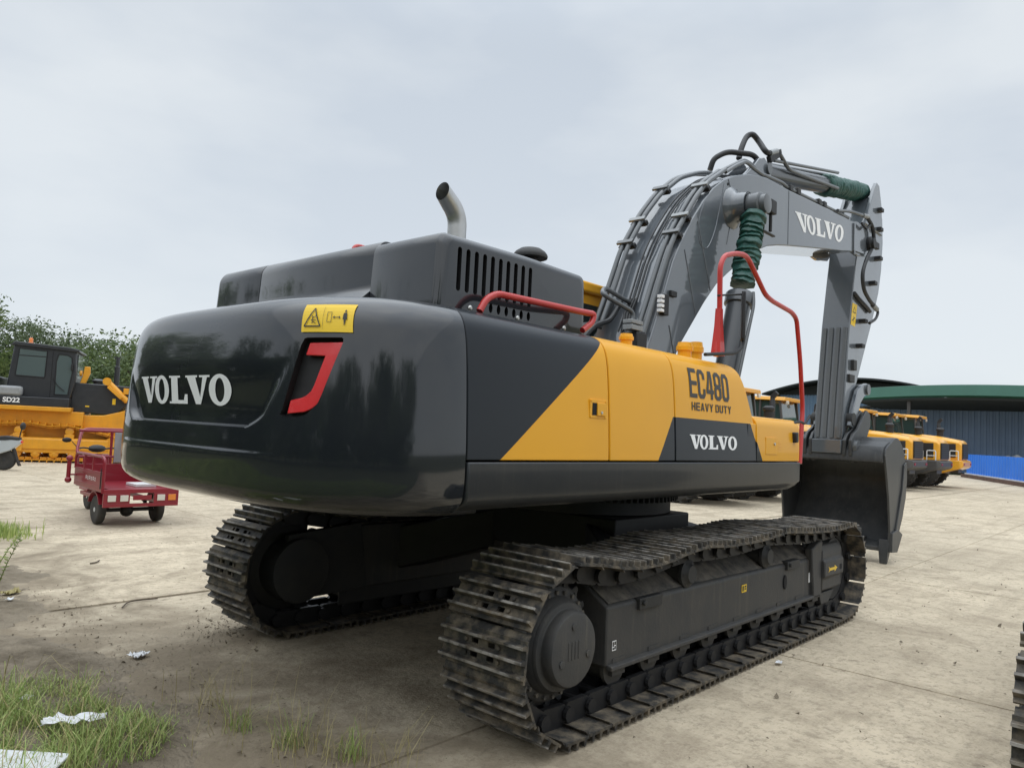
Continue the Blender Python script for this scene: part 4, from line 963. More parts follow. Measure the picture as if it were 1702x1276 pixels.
MB().prism([(6.62, .30), (6.74, .34), (6.62, .18), (6.54, .18), (6.54, .24)], YB0, YB1).build('bucket_lip', M['bucketgrey'], BK, bevel=.006)
for k in range(5):
    y = YB0+.09+k*(YB1-YB0-.18)/4
    MB().loft([[(x-a, y-w, z), (x+a, y-w, z), (x+a, y+w, z), (x-a, y+w, z)] for x, z, a, w in ((6.62, .36, .08, .07), (6.58, .22, .075, .068), (6.53, .004, .02, .05))]).build('bucket_tooth', M['bucketgrey'], BK, bevel=.006)
# top beam, hinge ears and arm knuckle
MB().loft([[(6.16, y, 1.50), (6.17, y, 1.64), (6.24, y, 1.73), (6.5, y, 1.81), (6.60, y, 1.80), (6.6, y, 1.56), (6.3, y, 1.48)] for y in (YB0+.03, YB1-.03)]).build('bucket_beam', M['bucketgrey'], BK, bevel=.012)
for y in (YC-.37, YC-.28, YC+.22, YC+.31):
    MB().prism([(6.14, 1.58), (6.14, 1.80), (6.24, 1.90), (6.44, 1.98), (6.66, 2.16), (6.84, 2.28), (7.0, 2.22), (7.02, 2.05), (6.9, 1.9), (6.5, 1.5), (6.3, 1.46)], y, y+.05).build('bucket_ear', M['bucketgrey'], BK, bevel=.012)
m = MB().lathe([(.13, 0), (.13, .44)], (6.27, YC+.22, 1.70), (0, -1, 0), 28); m.b2(6.13, 6.3, YC-.215, YC+.215, 1.60, 1.80); m.build('arm_knuckle', M['boomgrey'], AR, bevel=.006)
m = MB().lathe([(.105, 0), (.105, .06)], (6.27, YC-.37, 1.70), (0, -1, 0), 24); m.build('bucket_pin', M['pipe'], BK)
# ---- hydraulic lines along the top of the boom
def off(i_pts, h): 
    """points lifted off the boom's upper edge"""
    o_ = []
    for i, (x, z) in enumerate(i_pts):
        a, b = i_pts[max(0, i-1)], i_pts[min(len(i_pts)-1, i+1)]; t = V3((b[0]-a[0], 0, b[1]-a[1])).normalized(); o_.append(V3((x, 0, z))+V3((-t.z, 0, t.x))*h)
    return o_
def on_y(pts, y): return [V3((p.x, y, p.z)) for p in pts]
path_a = [up[2], up[3], (.72, 3.16), (.90, 3.54), (1.02, 3.73), (1.40, 4.19), (1.62, 4.39), (2.0, 4.63)]
for y in (YC-.29, YC-.215):
    MB().tube(fillet(on_y(off(path_a, .075), y), .12), .027, 10).build('boom_line', M['pipe'], BM)
path_b = [(.50, 2.70), (.70, 3.10), (.92, 3.58), (1.22, 3.99), (1.50, 4.28), (1.9, 4.57), (2.3, 4.74), (2.6, 4.82)]
for y in (YC+.20, YC+.275):
    MB().tube(fillet(on_y(off(path_b, .11), y), .12), .027, 10).build('boom_line', M['pipe'], BM)
for y in (YC-.06, YC-.02, YC+.03):
    MB().tube(catmull(on_y(off(path_b, .03), y), 5), .010, 6).build('boom_hose', M['hose'], BM)
for (x, z), y in (((1.16, 3.91), YC-.25), ((1.0, 3.70), YC-.25), ((1.16, 3.91), YC+.24), ((.95, 3.62), YC+.24), ((1.55, 4.33), YC-.25), ((1.6, 4.37), YC+.24)):
    h = .075 if y < 0 else .11; t = V3((.62, 0, .78)); nn = V3((-.78, 0, .62)); c0 = V3((x, y, z))+nn*(h)
    R_ = Matrix((t, V3((0, 1, 0)), nn)).transposed(); MB().box(c0+nn*.03, (.05, .19, .025), R_).build('line_clamp', M['steel'] if (x, y) in ((1.16, YC+.24), (1.16, YC-.25), (1.55, YC-.25)) else M['pipe'], BM, bevel=.004)
    MB().box(c0-nn*.035, (.05, .19, .05), R_).build('clamp_base', M['black'], BM, bevel=.004)
# feed hoses from the deck, near side pipe down to the valve
def hose(pts, r, mt='hose', n=8, k=7, par=BM): return MB().tube(catmull(pts, k), r, n).build('boom_hose', M[mt], par)
def pipe(pts, r, mt='pipe', f=.12, par=BM): return MB().tube(fillet(pts, f, 6), r, 10).build('boom_line', M[mt], par)
yl = YC-.29
pipe([B(1044, 566, 'y', yl), B(1046, 548, 'y', yl), B(1055, 520, 'y', yl), B(1000, 488, 'y', yl+.1), B(1005, 478, 'y', yl+.2), V3((.62, yl+.3, 3.02))], .022, f=.08)
for k, (y, x0) in enumerate(((YC+.275, -.6), (YC+.20, -.5), (YC+.1, -.4))):
    hose([V3((x0, y-.1, 2.35)), V3((x0+.45, y-.05, 2.62+.03*k)), V3((.25, y, 2.76)), V3((.44, y, 2.80+.02*k)), V3((.62, y, 3.06))], .026)
for k in range(3):
    hose([V3((-.3, YC-.1-.05*k, 2.25)), V3((.05, YC-.12-.05*k, 2.45+.02*k)), V3((.35, YC-.15, 2.60)), V3((.52, YC-.06+.03*k, 2.86)), V3((.64, YC-.06+.03*k, 3.06))], .012)
m = MB(); q0 = B(1104, 505, 'y', Yn-.02)
for k in range(4): m.b2(q0.x-.10, q0.x-.045, Yn-.05, Yn, q0.z-.09+.045*k, q0.z-.06+.045*k)
m.build('grease_fittings', M['white'], BM, bevel=.003); MB().b2(q0.x-.04, q0.x+.05, Yn-.045, Yn, q0.z-.11, q0.z+.09).build('grease_block', M['black'], BM, bevel=.006)
m = MB(); q0 = B(1052, 540, 'y', Yn-.1); m.b2(q0.x-.09, q0.x+.09, q0.y-.05, q0.y+.05, q0.z-.05, q0.z-.005); m.b2(q0.x-.09, q0.x+.09, q0.y-.05, q0.y+.05, q0.z+.005, q0.z+.04); m.build('pipe_clamp', M['steel'], BM, bevel=.004)
q0 = B(1056, 556, 'y', Yn-.1); m = MB().b2(q0.x-.05, q0.x+.12, q0.y-.05, q0.y+.06, q0.z-.12, q0.z+.02); m.build('valve_block', M['black'], BM, bevel=.01)
# loops over the crown
yl = YC+.1
pipe([B(1180, 283, 'y', YC+.24), B(1186, 264, 'y', YC+.2), B(1208, 252, 'y', yl), B(1252, 257, 'y', YC-.1), B(1262, 270, 'y', YC-.12)], .034, 'hose', .3)
hose([B(1228, 264, 'y', yl), B(1233, 245, 'y', yl), B(1241, 228, 'y', yl), B(1251, 224, 'y', yl-.05), B(1261, 235, 'y', yl-.1), B(1272, 251, 'y', YC-.12), B(1280, 256, 'y', YC-.14)], .036, n=10)
m = MB(); p = B(1286, 258, 'y', YC-.14); m.cyl(B(1279, 255, 'y', YC-.14), B(1290, 252, 'y', YC-.14), .04); m.build('hose_fitting', M['steel'], BM)
m = MB().bar(B(1278, 266, 'y', YC-.14), B(1296, 254, 'y', YC-.14), .06, .09); m.build('hose_bracket', M['black'], BM, bevel=.005)
pipe([B(1296, 256, 'y', YC-.16), B(1311, 282, 'y', YC-.16), B(1330, 290, 'y', YC-.16), B(1392, 313, 'y', YC-.16)], .026, 'pipe', .1)
pipe([V3((2.0, YC-.215, 4.70)), B(1236, 266, 'y', YC-.25), B(1247, 272, 'y', YC-.29), B(1262, 288, 'y', YC-.29), B(1300, 304, 'y', YC-.29), V3((3.7, YC-.29, 4.965)), V3((5.2, YC-.29, 5.085)), V3((6.0, YC-.29, 5.14))], .024, 'pipe', .15)
pipe([V3((1.95, YC-.30, 4.66)), B(1222, 276, 'y', YC-.31), B(1240, 268, 'y', YC-.31), B(1252, 280, 'y', YC-.31), B(1268, 291, 'y', YC-.31)], .022, 'pipe', .15)
for x in (3.75, 4.0, 4.75, 4.95): MB().b2(x-.05, x+.05, YC-.33, YC-.22, 4.92+.0806*(x-3.61), 5.0+.0806*(x-3.61)).build('line_clamp', M['dark'], BM, bevel=.006)
# hose over the boom-arm joint
yj = Yn-.05
pipe([B(1392, 350, 'y', Yn), B(1412, 351, 'y', Yn), B(1430, 357, 'y', yj), B(1440, 360, 'y', yj)], .024, 'pipe', .2)
MB().cyl(B(1434, 358, 'y', yj), B(1443, 361, 'y', yj), .035).build('hose_fitting', M['steel'], BM)
hose([B(1441, 361, 'y', yj), B(1449, 375, 'y', yj), B(1452, 390, 'y', yj), B(1451, 408, 'y', yj), B(1440, 432, 'y', yj), B(1434, 455, 'y', yj), B(1436, 480, 'y', yj), B(1444, 497, 'y', yj), B(1453, 509, 'y', yj)], .03, par=AR)
hose([B(1455, 511, 'y', yj), B(1459, 519, 'y', yj), B(1455, 530, 'y', yj), B(1445, 537, 'y', yj)], .022, par=AR)
MB().cyl(B(1451, 507, 'y', yj), B(1457, 514, 'y', yj), .04).build('hose_fitting', M['steel'], AR)
hose([B(1420, 487, 'y', YC-AY-.02), B(1428, 497, 'y', YC-AY-.03), B(1440, 510, 'y', YC-AY-.03), B(1446, 518, 'y', YC-AY-.03)], .03, par=AR)
m = MB().bar(B(1432, 371, 'y', yj), B(1440, 380, 'y', yj), .03, .03); m.bar(B(1440, 380, 'y', yj), B(1447, 373, 'y', yj), .03, .03); m.build('joint_bracket', M['black'], AR)
# ------------------------------------------------------------------ bulldozer behind, left
M['dozblack'] = mat('dozer black paint', (.020, .022, .026), .42, coat=.25, var=.3, var_col=(.05, .05, .05), vscale=4)
M['seeglass'] = mat('tinted window', (.10, .13, .13), .05, spec=.8, coat=.6)
M['amber'] = mat('amber beacon', (.85, .22, .03), .3, coat=.6)
def uv_fn(x0, x1, z0, z1, y, flip=False): return lambda u, v: V3((x0+(x1-x0)*u, y, z0+(z1-z0)*v))
g0 = B(104, 765, 'z', 0); RZD = math.radians(-25)
DZ = tag(empty('bulldozer', g0, RZD), 'yellow crawler bulldozer with black cab and bonnet parked by the trees', 'bulldozer'); DZ.scale = (.945, .945, .945)
dxp = lambda px: (px-100)/51
def dz(mb, n, mt, bv=.02, par=None): return mb.build(n, M[mt], par or DZ, bevel=bv)
# tracks: shoes as single pieces on both sides
def dpath():
    p = [(-2.9+4.5*i/20, .10) for i in range(21)]
    cx, cz, r = 1.60, .52, .42
    p += [(cx+r*math.cos(a), cz+r*math.sin(a)) for a in [-math.pi/2+math.pi*.62*i/8 for i in range(1, 9)]]
    p += [(q.x, q.z) for q in catmull([V3((1.42, 0, .93)), V3((.9, 0, 1.06)), V3((.2, 0, 1.18)), V3((-.3, 0, 1.16)), V3((-.9, 0, 1.24)), V3((-1.6, 0, 1.20)), V3((-2.2, 0, 1.24)), V3((-2.9, 0, 1.22))], 4)]
    p += [(-2.9+.56*math.cos(a), .66+.56*math.sin(a)) for a in [math.pi/2+math.pi*i/9 for i in range(1, 9)]]
    return p
DP = dpath()
def run(path, pitch):
    n = len(path); c = [0]
    for i in range(n): a, b = path[i], path[(i+1) % n]; c.append(c[-1]+math.hypot(b[0]-a[0], b[1]-a[1]))
    N = int(c[-1]/pitch); out = []
    for k in range(N):
        s = c[-1]*k/N; i = max(j for j in range(n) if c[j] <= s); a, b = path[i], path[(i+1) % n]; t = (s-c[i])/(c[i+1]-c[i])
        out.append((a[0]+(b[0]-a[0])*t, a[1]+(b[1]-a[1])*t, math.atan2(b[1]-a[1], b[0]-a[0])))
    return out
ds = MB().b2(-.10, .10, -.28, .28, -.035, -.015); ds.b2(-.095, -.072, -.28, .28, -.10, -.035); ds.b2(-.09, .09, -.12, -.06, -.015, .06); ds.b2(-.09, .09, .06, .12, -.015, .06); ds.cyl((0, -.14, .02), (0, .14, .02), .035, n=8)
ds = ds.mesh('track_shoe', M['oldyellow'], 30)
for sy in (-1, 1):
    yc = sy*1.0; m = MB()
    m.loft([[(x, yc-.24, .42), (x, yc-.24, .74), (x, yc-.18, .80), (x, yc+.2, .80), (x, yc+.2, .42)] for x in (-1.1, 1.45)]); m.loft([[(x, yc-.2, .3), (x, yc-.2, .62), (x, yc+.2, .62), (x, yc+.2, .3)] for x in (-2.8, 1.5)])
    tf = dz(m, 'track_frame', 'oldyellow')
    for x, z, a in run(DP, .205):
        o = link('track_shoe', ds, tf); o.location = (x, yc, z); o.rotation_euler = (0, -a, 0)
    m = MB().lathe([(.1, -.22), (.36, -.2), (.38, -.1), (.38, .1), (.36, .2), (.1, .22)], (1.60, yc, .52), (0, 1, 0), 32); dz(m, 'idler', 'oldyellow', 0, tf)
    m = MB(); tooth_wheel(m, -2.9, yc, .66, .5, 24, .1); m.lathe([(.34, -.2), (.34, .2)], (-2.9, yc, .66), (0, 1, 0), 24); dz(m, 'sprocket', 'oldyellow', 0, tf)
    for x in (-1.15, .28):
        m = MB().lathe([(.06, -.2), (.125, -.18), (.125, .1), (.14, .12), (.14, .18)], (x, yc, 1.02), (0, 1, 0), 20); dz(m, 'carrier_roller', 'oldyellow', 0, tf)
        m = MB().b2(x-.14, x+.14, yc-.2, yc+.16, .74, .92); m.b2(x-.19, x+.19, yc-.22, yc+.18, .70, .78); dz(m, 'roller_post', 'oldyellow', .015, tf)
    for k in range(7):
        x = -2.2+k*.52; m = MB().lathe([(.05, -.2), (.13, -.16), (.13, .16), (.05, .2)], (x, yc, .27), (0, 1, 0), 18); dz(m, 'bottom_roller', 'oldyellow', 0, tf)
    m = MB().b2(-1.55, -1.0, yc-.27, yc-.2, .34, .66); m.lathe([(.15, 0), (.12, .06)], (-1.2, yc-.26, .6), (0, -1, 0), 16); m.tube(catmull([V3((-1.4, yc-.28, .6)), V3((-1.3, yc-.3, .85)), V3((-1.0, yc-.3, .8))], 5), .02, 6); dz(m, 'pivot_cover', 'oldyellow', .015, tf)
m = MB().b2(-3.0, 1.9, -.72, .72, .7, 1.5); dz(m, 'hull', 'oldyellow')
m = MB().b2(-3.2, .28, -1.28, 1.28, 1.66, 1.80); m.b2(-3.2, .62, -.98, .98, 1.2, 1.67); dz(m, 'fender', 'oldyellow')
m = MB().prism([(.5, 1.1), (1.9, 1.05), (2.3, 1.3), (2.3, 2.0), (1.7, 1.75), (1.2, 1.6), (.5, 1.58)], -.80, .80); dz(m, 'front_frame', 'oldyellow', .03)
m = MB().b2(-3.2, .2, -1.22, 1.22, 1.80, 2.10); dz(m, 'body_side', 'dozblack')
m = MB().prism([(.18, 1.68), (1.30, 1.62), (1.62, 1.70), (1.95, 2.05), (2.1, 2.62), (.18, 2.66)], -.72, .72); hd_ = dz(m, 'bonnet', 'dozblack', .03)
MB().b2(.5, 1.55, -.726, -.72, 1.75, 2.45).build('bonnet_panel', M['dozblack'], hd_, bevel=.004)
stick('sticker', 1.42, 1.52, 1.98, 2.18, M['sticker'], hd_, -.729); stick('sticker', .62, .74, 1.86, 1.90, M['sticker'], hd_, -.729)
m = MB().b2(-3.2, -1.9, -1.18, 1.18, 2.1, 2.72); dz(m, 'fuel_tank', 'dozblack', .06); m = MB().b2(-1.82, -1.15, -1.22, -.9, 2.1, 2.42); dz(m, 'battery_box', 'greypanel', .08)
# cab
cabp = [(-1.65, 2.08), (.18, 2.08), (.30, 2.70), (.26, 3.72), (-1.52, 3.80), (-1.62, 2.7)]
m = MB().prism(cabp, -.88, .88); cb_ = dz(m, 'cab', 'dozblack', .04)
m = MB().prism([(-1.62, 3.76), (.36, 3.66), (.34, 3.74), (.1, 3.80), (-1.5, 3.88)], -.95, .95); dz(m, 'cab_roof', 'dozblack', .02, cb_)
def win(par, pts, y, mt='seeglass'):
    MB().prism(pts, y-.006, y+.006).build('window', M[mt], par)
    MB().tube([V3((a, y-.004, b)) for a, b in pts+pts[:2]], .018, 6).build('window_frame', M['black'], par)
win(cb_, [(-1.42, 2.78), (-.60, 2.76), (-.58, 3.62), (-1.36, 3.66)], -.886); win(cb_, [(-.28, 2.22), (.10, 2.22), (.18, 3.0), (.14, 3.46), (.02, 3.54), (-.24, 3.55), (-.3, 3.3)], -.886)
win(cb_, [(-1.42, 2.78), (-.60, 2.76), (-.58, 3.62), (-1.36, 3.66)], .886)
stick('window_bar', -1.36, -.6, 3.42, 3.45, M['black'], cb_, -.897)
MB().prism([(-.6, 2.8), (.6, 2.8), (.6, 3.6), (-.6, 3.6)], .285, .30, 'x').build('windscreen', M['seeglass'], cb_); stick('door_edge', -.42, -.405, 2.12, 3.62, M['void'], cb_, -.886)
MB().tube(fillet([V3((-.36, -.90, 2.76)), V3((-.2, -.93, 2.5)), V3((0, -.93, 2.35))], .1), .014, 6).build('door_rail', M['black'], cb_)
m = MB().b2(.14, .20, -1.0, -.9, 3.05, 3.25); dz(m, 'mirror', 'black', .01, cb_)
m = MB().lathe([(.07, 0), (.07, .05), (.06, .06), (.06, .16), (.04, .19)], (-1.15, -.4, 3.87), (0, 0, 1), 16); dz(m, 'beacon', 'amber', 0, cb_)
m = MB(); m.lathe([(.085, 2.6), (.085, 3.3), (.06, 3.32), (.06, 3.62)], (1.46, -.3, 0), (0, 0, 1), 18); m.b2(1.32, 1.54, -.33, -.27, 3.60, 3.64); dz(m, 'exhaust_stack', 'dozblack', 0)
m = MB().lathe([(.15, 2.6), (.15, 2.72), (.20, 2.73), (.20, 2.78), (.1, 2.84)], (.9, -.2, 0), (0, 0, 1), 20); dz(m, 'air_cleaner', 'dozblack', 0)
m = MB().prism([(.38, 2.62), (.56, 2.62), (.68, 3.0), (.66, 3.22), (.50, 3.22), (.46, 2.9)], -.6, -.48); m.lathe([(.09, 0), (.10, .08)], (.44, -.54, 2.98), (-1, 0, 0), 14); dz(m, 'lamp_bracket', 'oldyellow', .015)
c0, c1_ = V3((1.28, -.86, 2.70)), V3((2.15, -.9, 1.85)); dd_ = (c1_-c0).normalized()
m = MB().cyl(c0, c0+dd_*.85, .10); m.cyl(c0+dd_*.8, c1_+dd_*.5, .055); m.cyl(c0+V3((-.05, .1, .05)), c0+V3((-.05, -.1, .05)), .13); lc = dz(m, 'lift_cylinder', 'oldyellow', 0)
m = MB().bar(c0+V3((.0, -.13, -.12)), c0+dd_*.6+V3((0, -.13, -.08)), .06, .1); m.b2(1.75, 1.95, -.95, -.8, 2.35, 2.55); dz(m, 'cylinder_guard', 'oldyellow', .01)
for y in (-1.42, 1.42): dz(MB().loft([[(x, y-.08, z-.14), (x, y+.08, z-.14), (x, y+.08, z+.14), (x, y-.08, z+.14)] for x, z in ((-.9, .55), (2.9, .5))]), 'push_arm', 'oldyellow') if 0 else None
m = MB().loft([[(2.75+dx_, -1.9, z), (2.83+dx_, -1.9, z), (2.83+dx_, 1.9, z), (2.75+dx_, 1.9, z)] for dx_, z in ((.25, .05), (.02, .4), (-.02, .8), (.2, 1.35))]); dz(m, 'blade', 'oldyellow'); dz(MB().b2(2.2, 2.8, -.5, .5, .5, .9), 'blade_mount', 'oldyellow')
bs = [o for o in DZ.children if o.name.startswith('body_side')][0]
decal('lettering', text_mesh('SD22', offset=.03), M['white'], bs, uv_fn(dxp(16), dxp(40), 1.89, 2.05, -1.2235))
# ------------------------------------------------------------------ cargo tricycle
ax = V3((-.80, 8.0, 0)); HT = math.atan2(1.93, .11)
TC_ = tag(empty('cargo_tricycle', ax, HT), 'small red cargo tricycle with an open load bed, tail lamps towards the excavator', 'tricycle')
def tc(mb, n, mt, bv=.008, par=None): return mb.build(n, M[mt], par or TC_, bevel=bv)
def wheel(par, x, y, r, w, name='wheel', rim='silver', zc=None, ax_=(0, 1, 0), sp=5):
    z = zc if zc is not None else r; o = V3((x, y, z)); a = V3(ax_)
    t = MB().lathe([(r*.66, -w*.46), (r*.86, -w*.5), (r*.97, -w*.4), (r, -w*.2), (r, w*.2), (r*.97, w*.4), (r*.86, w*.5), (r*.66, w*.46)], o, a, 32)
    ty = t.build(name, M['rubber'], par, ang=50)
    MB().lathe([(r*.68, -w*.30), (r*.68, -w*.44), (r*.60, -w*.44), (r*.56, -w*.25), (r*.56, w*.25), (r*.60, w*.44), (r*.68, w*.44), (r*.68, w*.30)], o, a, 32).build('rim', M[rim], ty)
    MB().lathe([(r*.62, -w*.12), (r*.62, w*.12)], o, a, 24).build('wheel_disc', M['dark'], ty)
    m = MB().lathe([(r*.16, -w*.5), (r*.18, -w*.4), (r*.18, w*.4), (r*.16, w*.5)], o, a, 14)
    for k in range(sp):
        t_ = 2*math.pi*k/sp; u = V3((math.cos(t_), 0, math.sin(t_))) if abs(a.y) > .5 else V3((0, math.cos(t_), math.sin(t_)))
        m.bar(o+u*r*.1, o+u*r*.62, w*.6, r*.13, a)
    m.build('spokes', M[rim], ty, bevel=.004); return ty
# local: x forward, y left; bed from x=-.55 to .95
for y in (-.42, .42): wheel(TC_, 0, y, .215, .115)
wheel(TC_, 1.93, 0, .215, .09)
m = MB().cyl((0, -.42, .2), (0, .42, .2), .03); m.ball((0, .02, .19), .10, 12); tc(m, 'rear_axle', 'black', 0)
m = MB()
for y in (-.3, .3): m.b2(-.45, 1.3, y-.025, y+.025, .32, .38)
tc(m, 'chassis', 'crimson')
tc(MB().b2(-.52, .86, -.52, .52, .50, .53), 'load_floor', 'crimson')
# tail panel with an opening
m = MB().b2(-.56, -.52, -.53, .53, .30, .35); m.b2(-.56, -.52, -.53, .53, .50, .56); m.b2(-.56, -.52, -.53, -.17, .35, .50); m.b2(-.56, -.52, .17, .53, .35, .50); tp = tc(m, 'tail_panel', 'crimson', .004)
tc(MB().b2(-.575, -.56, -.13, .13, .40, .47), 'plate_holder', 'crimson', .003, tp)
for y, k in ((-.43, 'lamp_o'), (-.27, 'lamp_w'), (.25, 'lamp_w'), (.42, 'lamp_o')):
    tc(MB().b2(-.574, -.558, y-.055, y+.055, .385, .475), 'tail_lamp', k if y < 0 or k == 'lamp_w' else 'lamp_w', .004, tp)
for s in (-1, 1):
    y = s*.53
    m = MB().b2(-.50, .88, y-.012, y+.012, .52, .80); sp_ = tc(m, 'side_panel', 'crimson', .004)
    m = MB().b2(-.40, .80, y+s*.012, y+s*.018, .74, .77); m.b2(-.40, .80, y+s*.012, y+s*.018, .57, .60); tc(m, 'panel_rib', 'crimson', .003, sp_)
    m = MB().tube(fillet([V3((-.50, y, .50)), V3((-.50, y, .98)), V3((-.40, y, 1.02)), V3((.88, y, 1.02)), V3((.88, y, .78))], .1), .022, 8)
    tc(m, 'side_rail', 'crimson', 0, sp_)
    for x in (0., .42): tc(MB().b2(x-.018, x+.018, y-.015, y+.015, .79, 1.02), 'rail_post', 'crimson', 0, sp_)
    tc(MB().b2(-.46, -.44, y+s*.02, y+s*.03, .56, .85), 'hinge_strap', 'black', 0, sp_)
    if s > 0:
        for k in range(6):
            x0 = .30-k*.085; stk_ = [seg((.1, .2), (.9, .2), .06, 1), seg((.5, .1), (.5, .95), .07, 1), seg((.1, .65), (.9, .65), .06, 1)] if k % 2 else [seg((.15, .1), (.15, .9), .07, 1), seg((.15, .85), (.85, .8), .07, 1), seg((.85, .9), (.8, .1), .07, 1), seg((.3, .45), (.75, .45), .06, 1)]
            print_on(sp_, stk_, uv_fn(x0, x0-.065, .645, .715, y+.0135), M['white'])
tc(MB().b2(-.50, .86, -.45, .45, .531, .56), 'bed_mat', 'crimson', .004)
# front board, frame, seat, bars
m = MB().tube(fillet([V3((.9, .50, .55)), V3((.92, .50, .95)), V3((1.0, .50, 1.05)), V3((1.25, .38, 1.38)), V3((1.25, -.38, 1.38)), V3((1.0, -.50, 1.05)), V3((.9, -.5, .55))], .12), .024, 8); fr = tc(m, 'front_frame', 'crimson', 0)
m = MB().tube([V3((.92, .02, .8)), V3((.95, .02, 1.36))], .022, 8); m.tube([V3((.95, .5, 1.36)), V3((.95, -.5, 1.36))], .022, 8); m.tube([V3((.92, .5, .95)), V3((.92, -.5, .95))], .02, 8); tc(m, 'cross_frame', 'crimson', 0, fr)
tc(MB().b2(.86, .885, -.52, .52, .53, .84), 'bed_front', 'crimson', .004)
tc(MB().b2(.90, .93, -.50, -.02, .86, 1.34), 'grey_board', 'greypanel', .004)
m = MB().b2(.78, .90, -.42, -.12, 1.08, 1.36); bx_ = tag(m.build('white_box', M['whitebox'], None, bevel=.02), 'white plastic box hung on the red tricycle frame', 'box'); bx_.location = ax; bx_.rotation_euler = (0, 0, HT)
tc(MB().b2(1.0, 1.35, -.28, .28, .62, .74), 'seat', 'black', .03)
tc(MB().b2(1.3, 1.75, -.22, .22, .36, .40), 'foot_floor', 'crimson')
m = MB().tube([V3((1.93, -.07, .21)), V3((1.82, -.07, .6)), V3((1.72, 0, .95))], .022, 8); m.tube([V3((1.93, .07, .21)), V3((1.82, .07, .6)), V3((1.72, 0, .95))], .022, 8); tc(m, 'front_fork', 'crimson', 0)
tc(MB().b2(1.68, 1.76, -.2, .2, .45, .95), 'front_shield', 'crimson', .03)
m = MB().tube(fillet([V3((1.55, .36, 1.04)), V3((1.68, .2, 1.06)), V3((1.7, 0, 1.0)), V3((1.68, -.2, 1.06)), V3((1.55, -.36, 1.04))], .1), .014, 8); hb = tc(m, 'handlebar', 'black', 0)
tc(MB().ball((1.72, 0, 1.04), .11, 12, (.8, 1.3, .6)), 'instrument_pod', 'black', 0, hb)
m = MB().cyl((1.6, .33, 1.05), (1.62, .42, 1.16), .007, n=6); m.ball((1.6, .5, 1.18), .07, 10, (.3, 1.1, .6)); tc(m, 'mirror', 'black', 0, hb)
m = MB().tube([V3((.75, .66, .62)), V3((.75, .66, .92))], .03, 10); m.ball((.75, .66, .93), .05, 10); m.ball((.75, .66, .60), .05, 10); m.tube([V3((.75, .53, .68)), V3((.75, .66, .68))], .015, 6); tc(m, 'side_guard', 'crimson', 0)
for y in (-.42, .42): tc(MB().loft([[(.28*math.cos(a), y-.08, .215+.28*math.sin(a)), (.28*math.cos(a), y+.08, .215+.28*math.sin(a)), (.265*math.cos(a), y+.08, .215+.265*math.sin(a)), (.265*math.cos(a), y-.08, .215+.265*math.sin(a))] for a in [math.pi*(.12+.76*i/8) for i in range(9)]]), 'mudguard', 'crimson', 0)
m = MB()
for y in (-.33, .33):
    for k in range(9): m.lathe([(.03, 0), (.03, .012)], (.25-k*.0, y, .22+k*.016), (0, 0, 1), 10)
    m.tube([V3((-.4, y, .33)), V3((0, y, .21)), V3((.55, y, .33))], .012, 6)
tc(m, 'leaf_spring', 'black', 0)
cg = tag(MB().b2(-.25, .18, -.3, .0, .565, .60).build('paper_sheet', M['whitebox'], None), 'pale paper sheet lying in the red tricycle bed', 'paper'); cg.location = ax; cg.rotation_euler = (0, 0, HT)
# ------------------------------------------------------------------ scooter at the left
s0 = B(6, 781, 'z', 0); HS = RZD+math.pi-.15
SCO = tag(empty('scooter', s0, HS), 'silver motor scooter parked in front of the bulldozer', 'scooter')
def sc(mb, n, mt, bv=.01): return mb.build(n, M[mt], SCO, bevel=bv)
wheel(SCO, 0, 0, .27, .12, rim='dark'); wheel(SCO, 1.28, 0, .27, .11, rim='dark')
m = MB().loft([[(x, -w, z0), (x, w, z0), (x, w*.8, z1), (x, -w*.8, z1)] for x, w, z0, z1 in ((-.36, .06, .72, .80), (-.15, .13, .52, .80), (.2, .16, .38, .78), (.5, .14, .34, .60), (.6, .12, .30, .40))]); sc(m, 'tail_body', 'silver', .02)
m = MB().loft([[(x, -w, z0), (x, w, z0), (x, w*.85, z1), (x, -w*.85, z1)] for x, w, z0, z1 in ((-.34, .08, .80, .86), (0, .14, .79, .90), (.35, .13, .76, .85), (.55, .09, .70, .80))]); sc(m, 'seat', 'black', .02)
sc(MB().b2(-.39, -.33, -.05, .05, .72, .78), 'tail_light', 'lens'); sc(MB().prism([(-.22, .56), (-.30, .30), (-.38, .12), (-.34, .12), (-.24, .34), (-.16, .56)], -.07, .07), 'mudflap', 'black', .004)
m = MB().tube(fillet([V3((-.30, 0, .84)), V3((-.32, 0, 1.0)), V3((-.34, 0, 1.08))], .05), .016, 8); m.ball((-.36, 0, 1.16), .13, 14, (.45, 1, .8)); sc(m, 'backrest', 'black', 0)
sc(MB().b2(.55, 1.05, -.16, .16, .28, .33), 'foot_floor', 'silver'); sc(MB().loft([[(x-.03, -w, z), (x+.03, -w, z), (x+.03, w, z), (x-.03, w, z)] for x, w, z in ((1.08, .2, .32), (1.0, .22, .6), (.92, .14, .95))]), 'leg_shield', 'silver', .02)
sc(MB().tube(fillet([V3((.75, .34, 1.06)), V3((.9, .12, 1.08)), V3((.9, -.12, 1.08)), V3((.75, -.34, 1.06))], .1), .016, 8), 'handlebar', 'black', 0); sc(MB().tube([V3((1.28, .0, .30)), V3((.92, 0, 1.06))], .03, 8), 'steering_post', 'dark', 0)
sc(MB().loft([[(1.28+.32*math.cos(a), -.08, .27+.32*math.sin(a)), (1.28+.32*math.cos(a), .08, .27+.32*math.sin(a)), (1.28+.3*math.cos(a), .08, .27+.3*math.sin(a)), (1.28+.3*math.cos(a), -.08, .27+.3*math.sin(a))] for a in [math.pi*(.1+.7*i/8) for i in range(9)]]), 'front_mudguard', 'silver', 0)
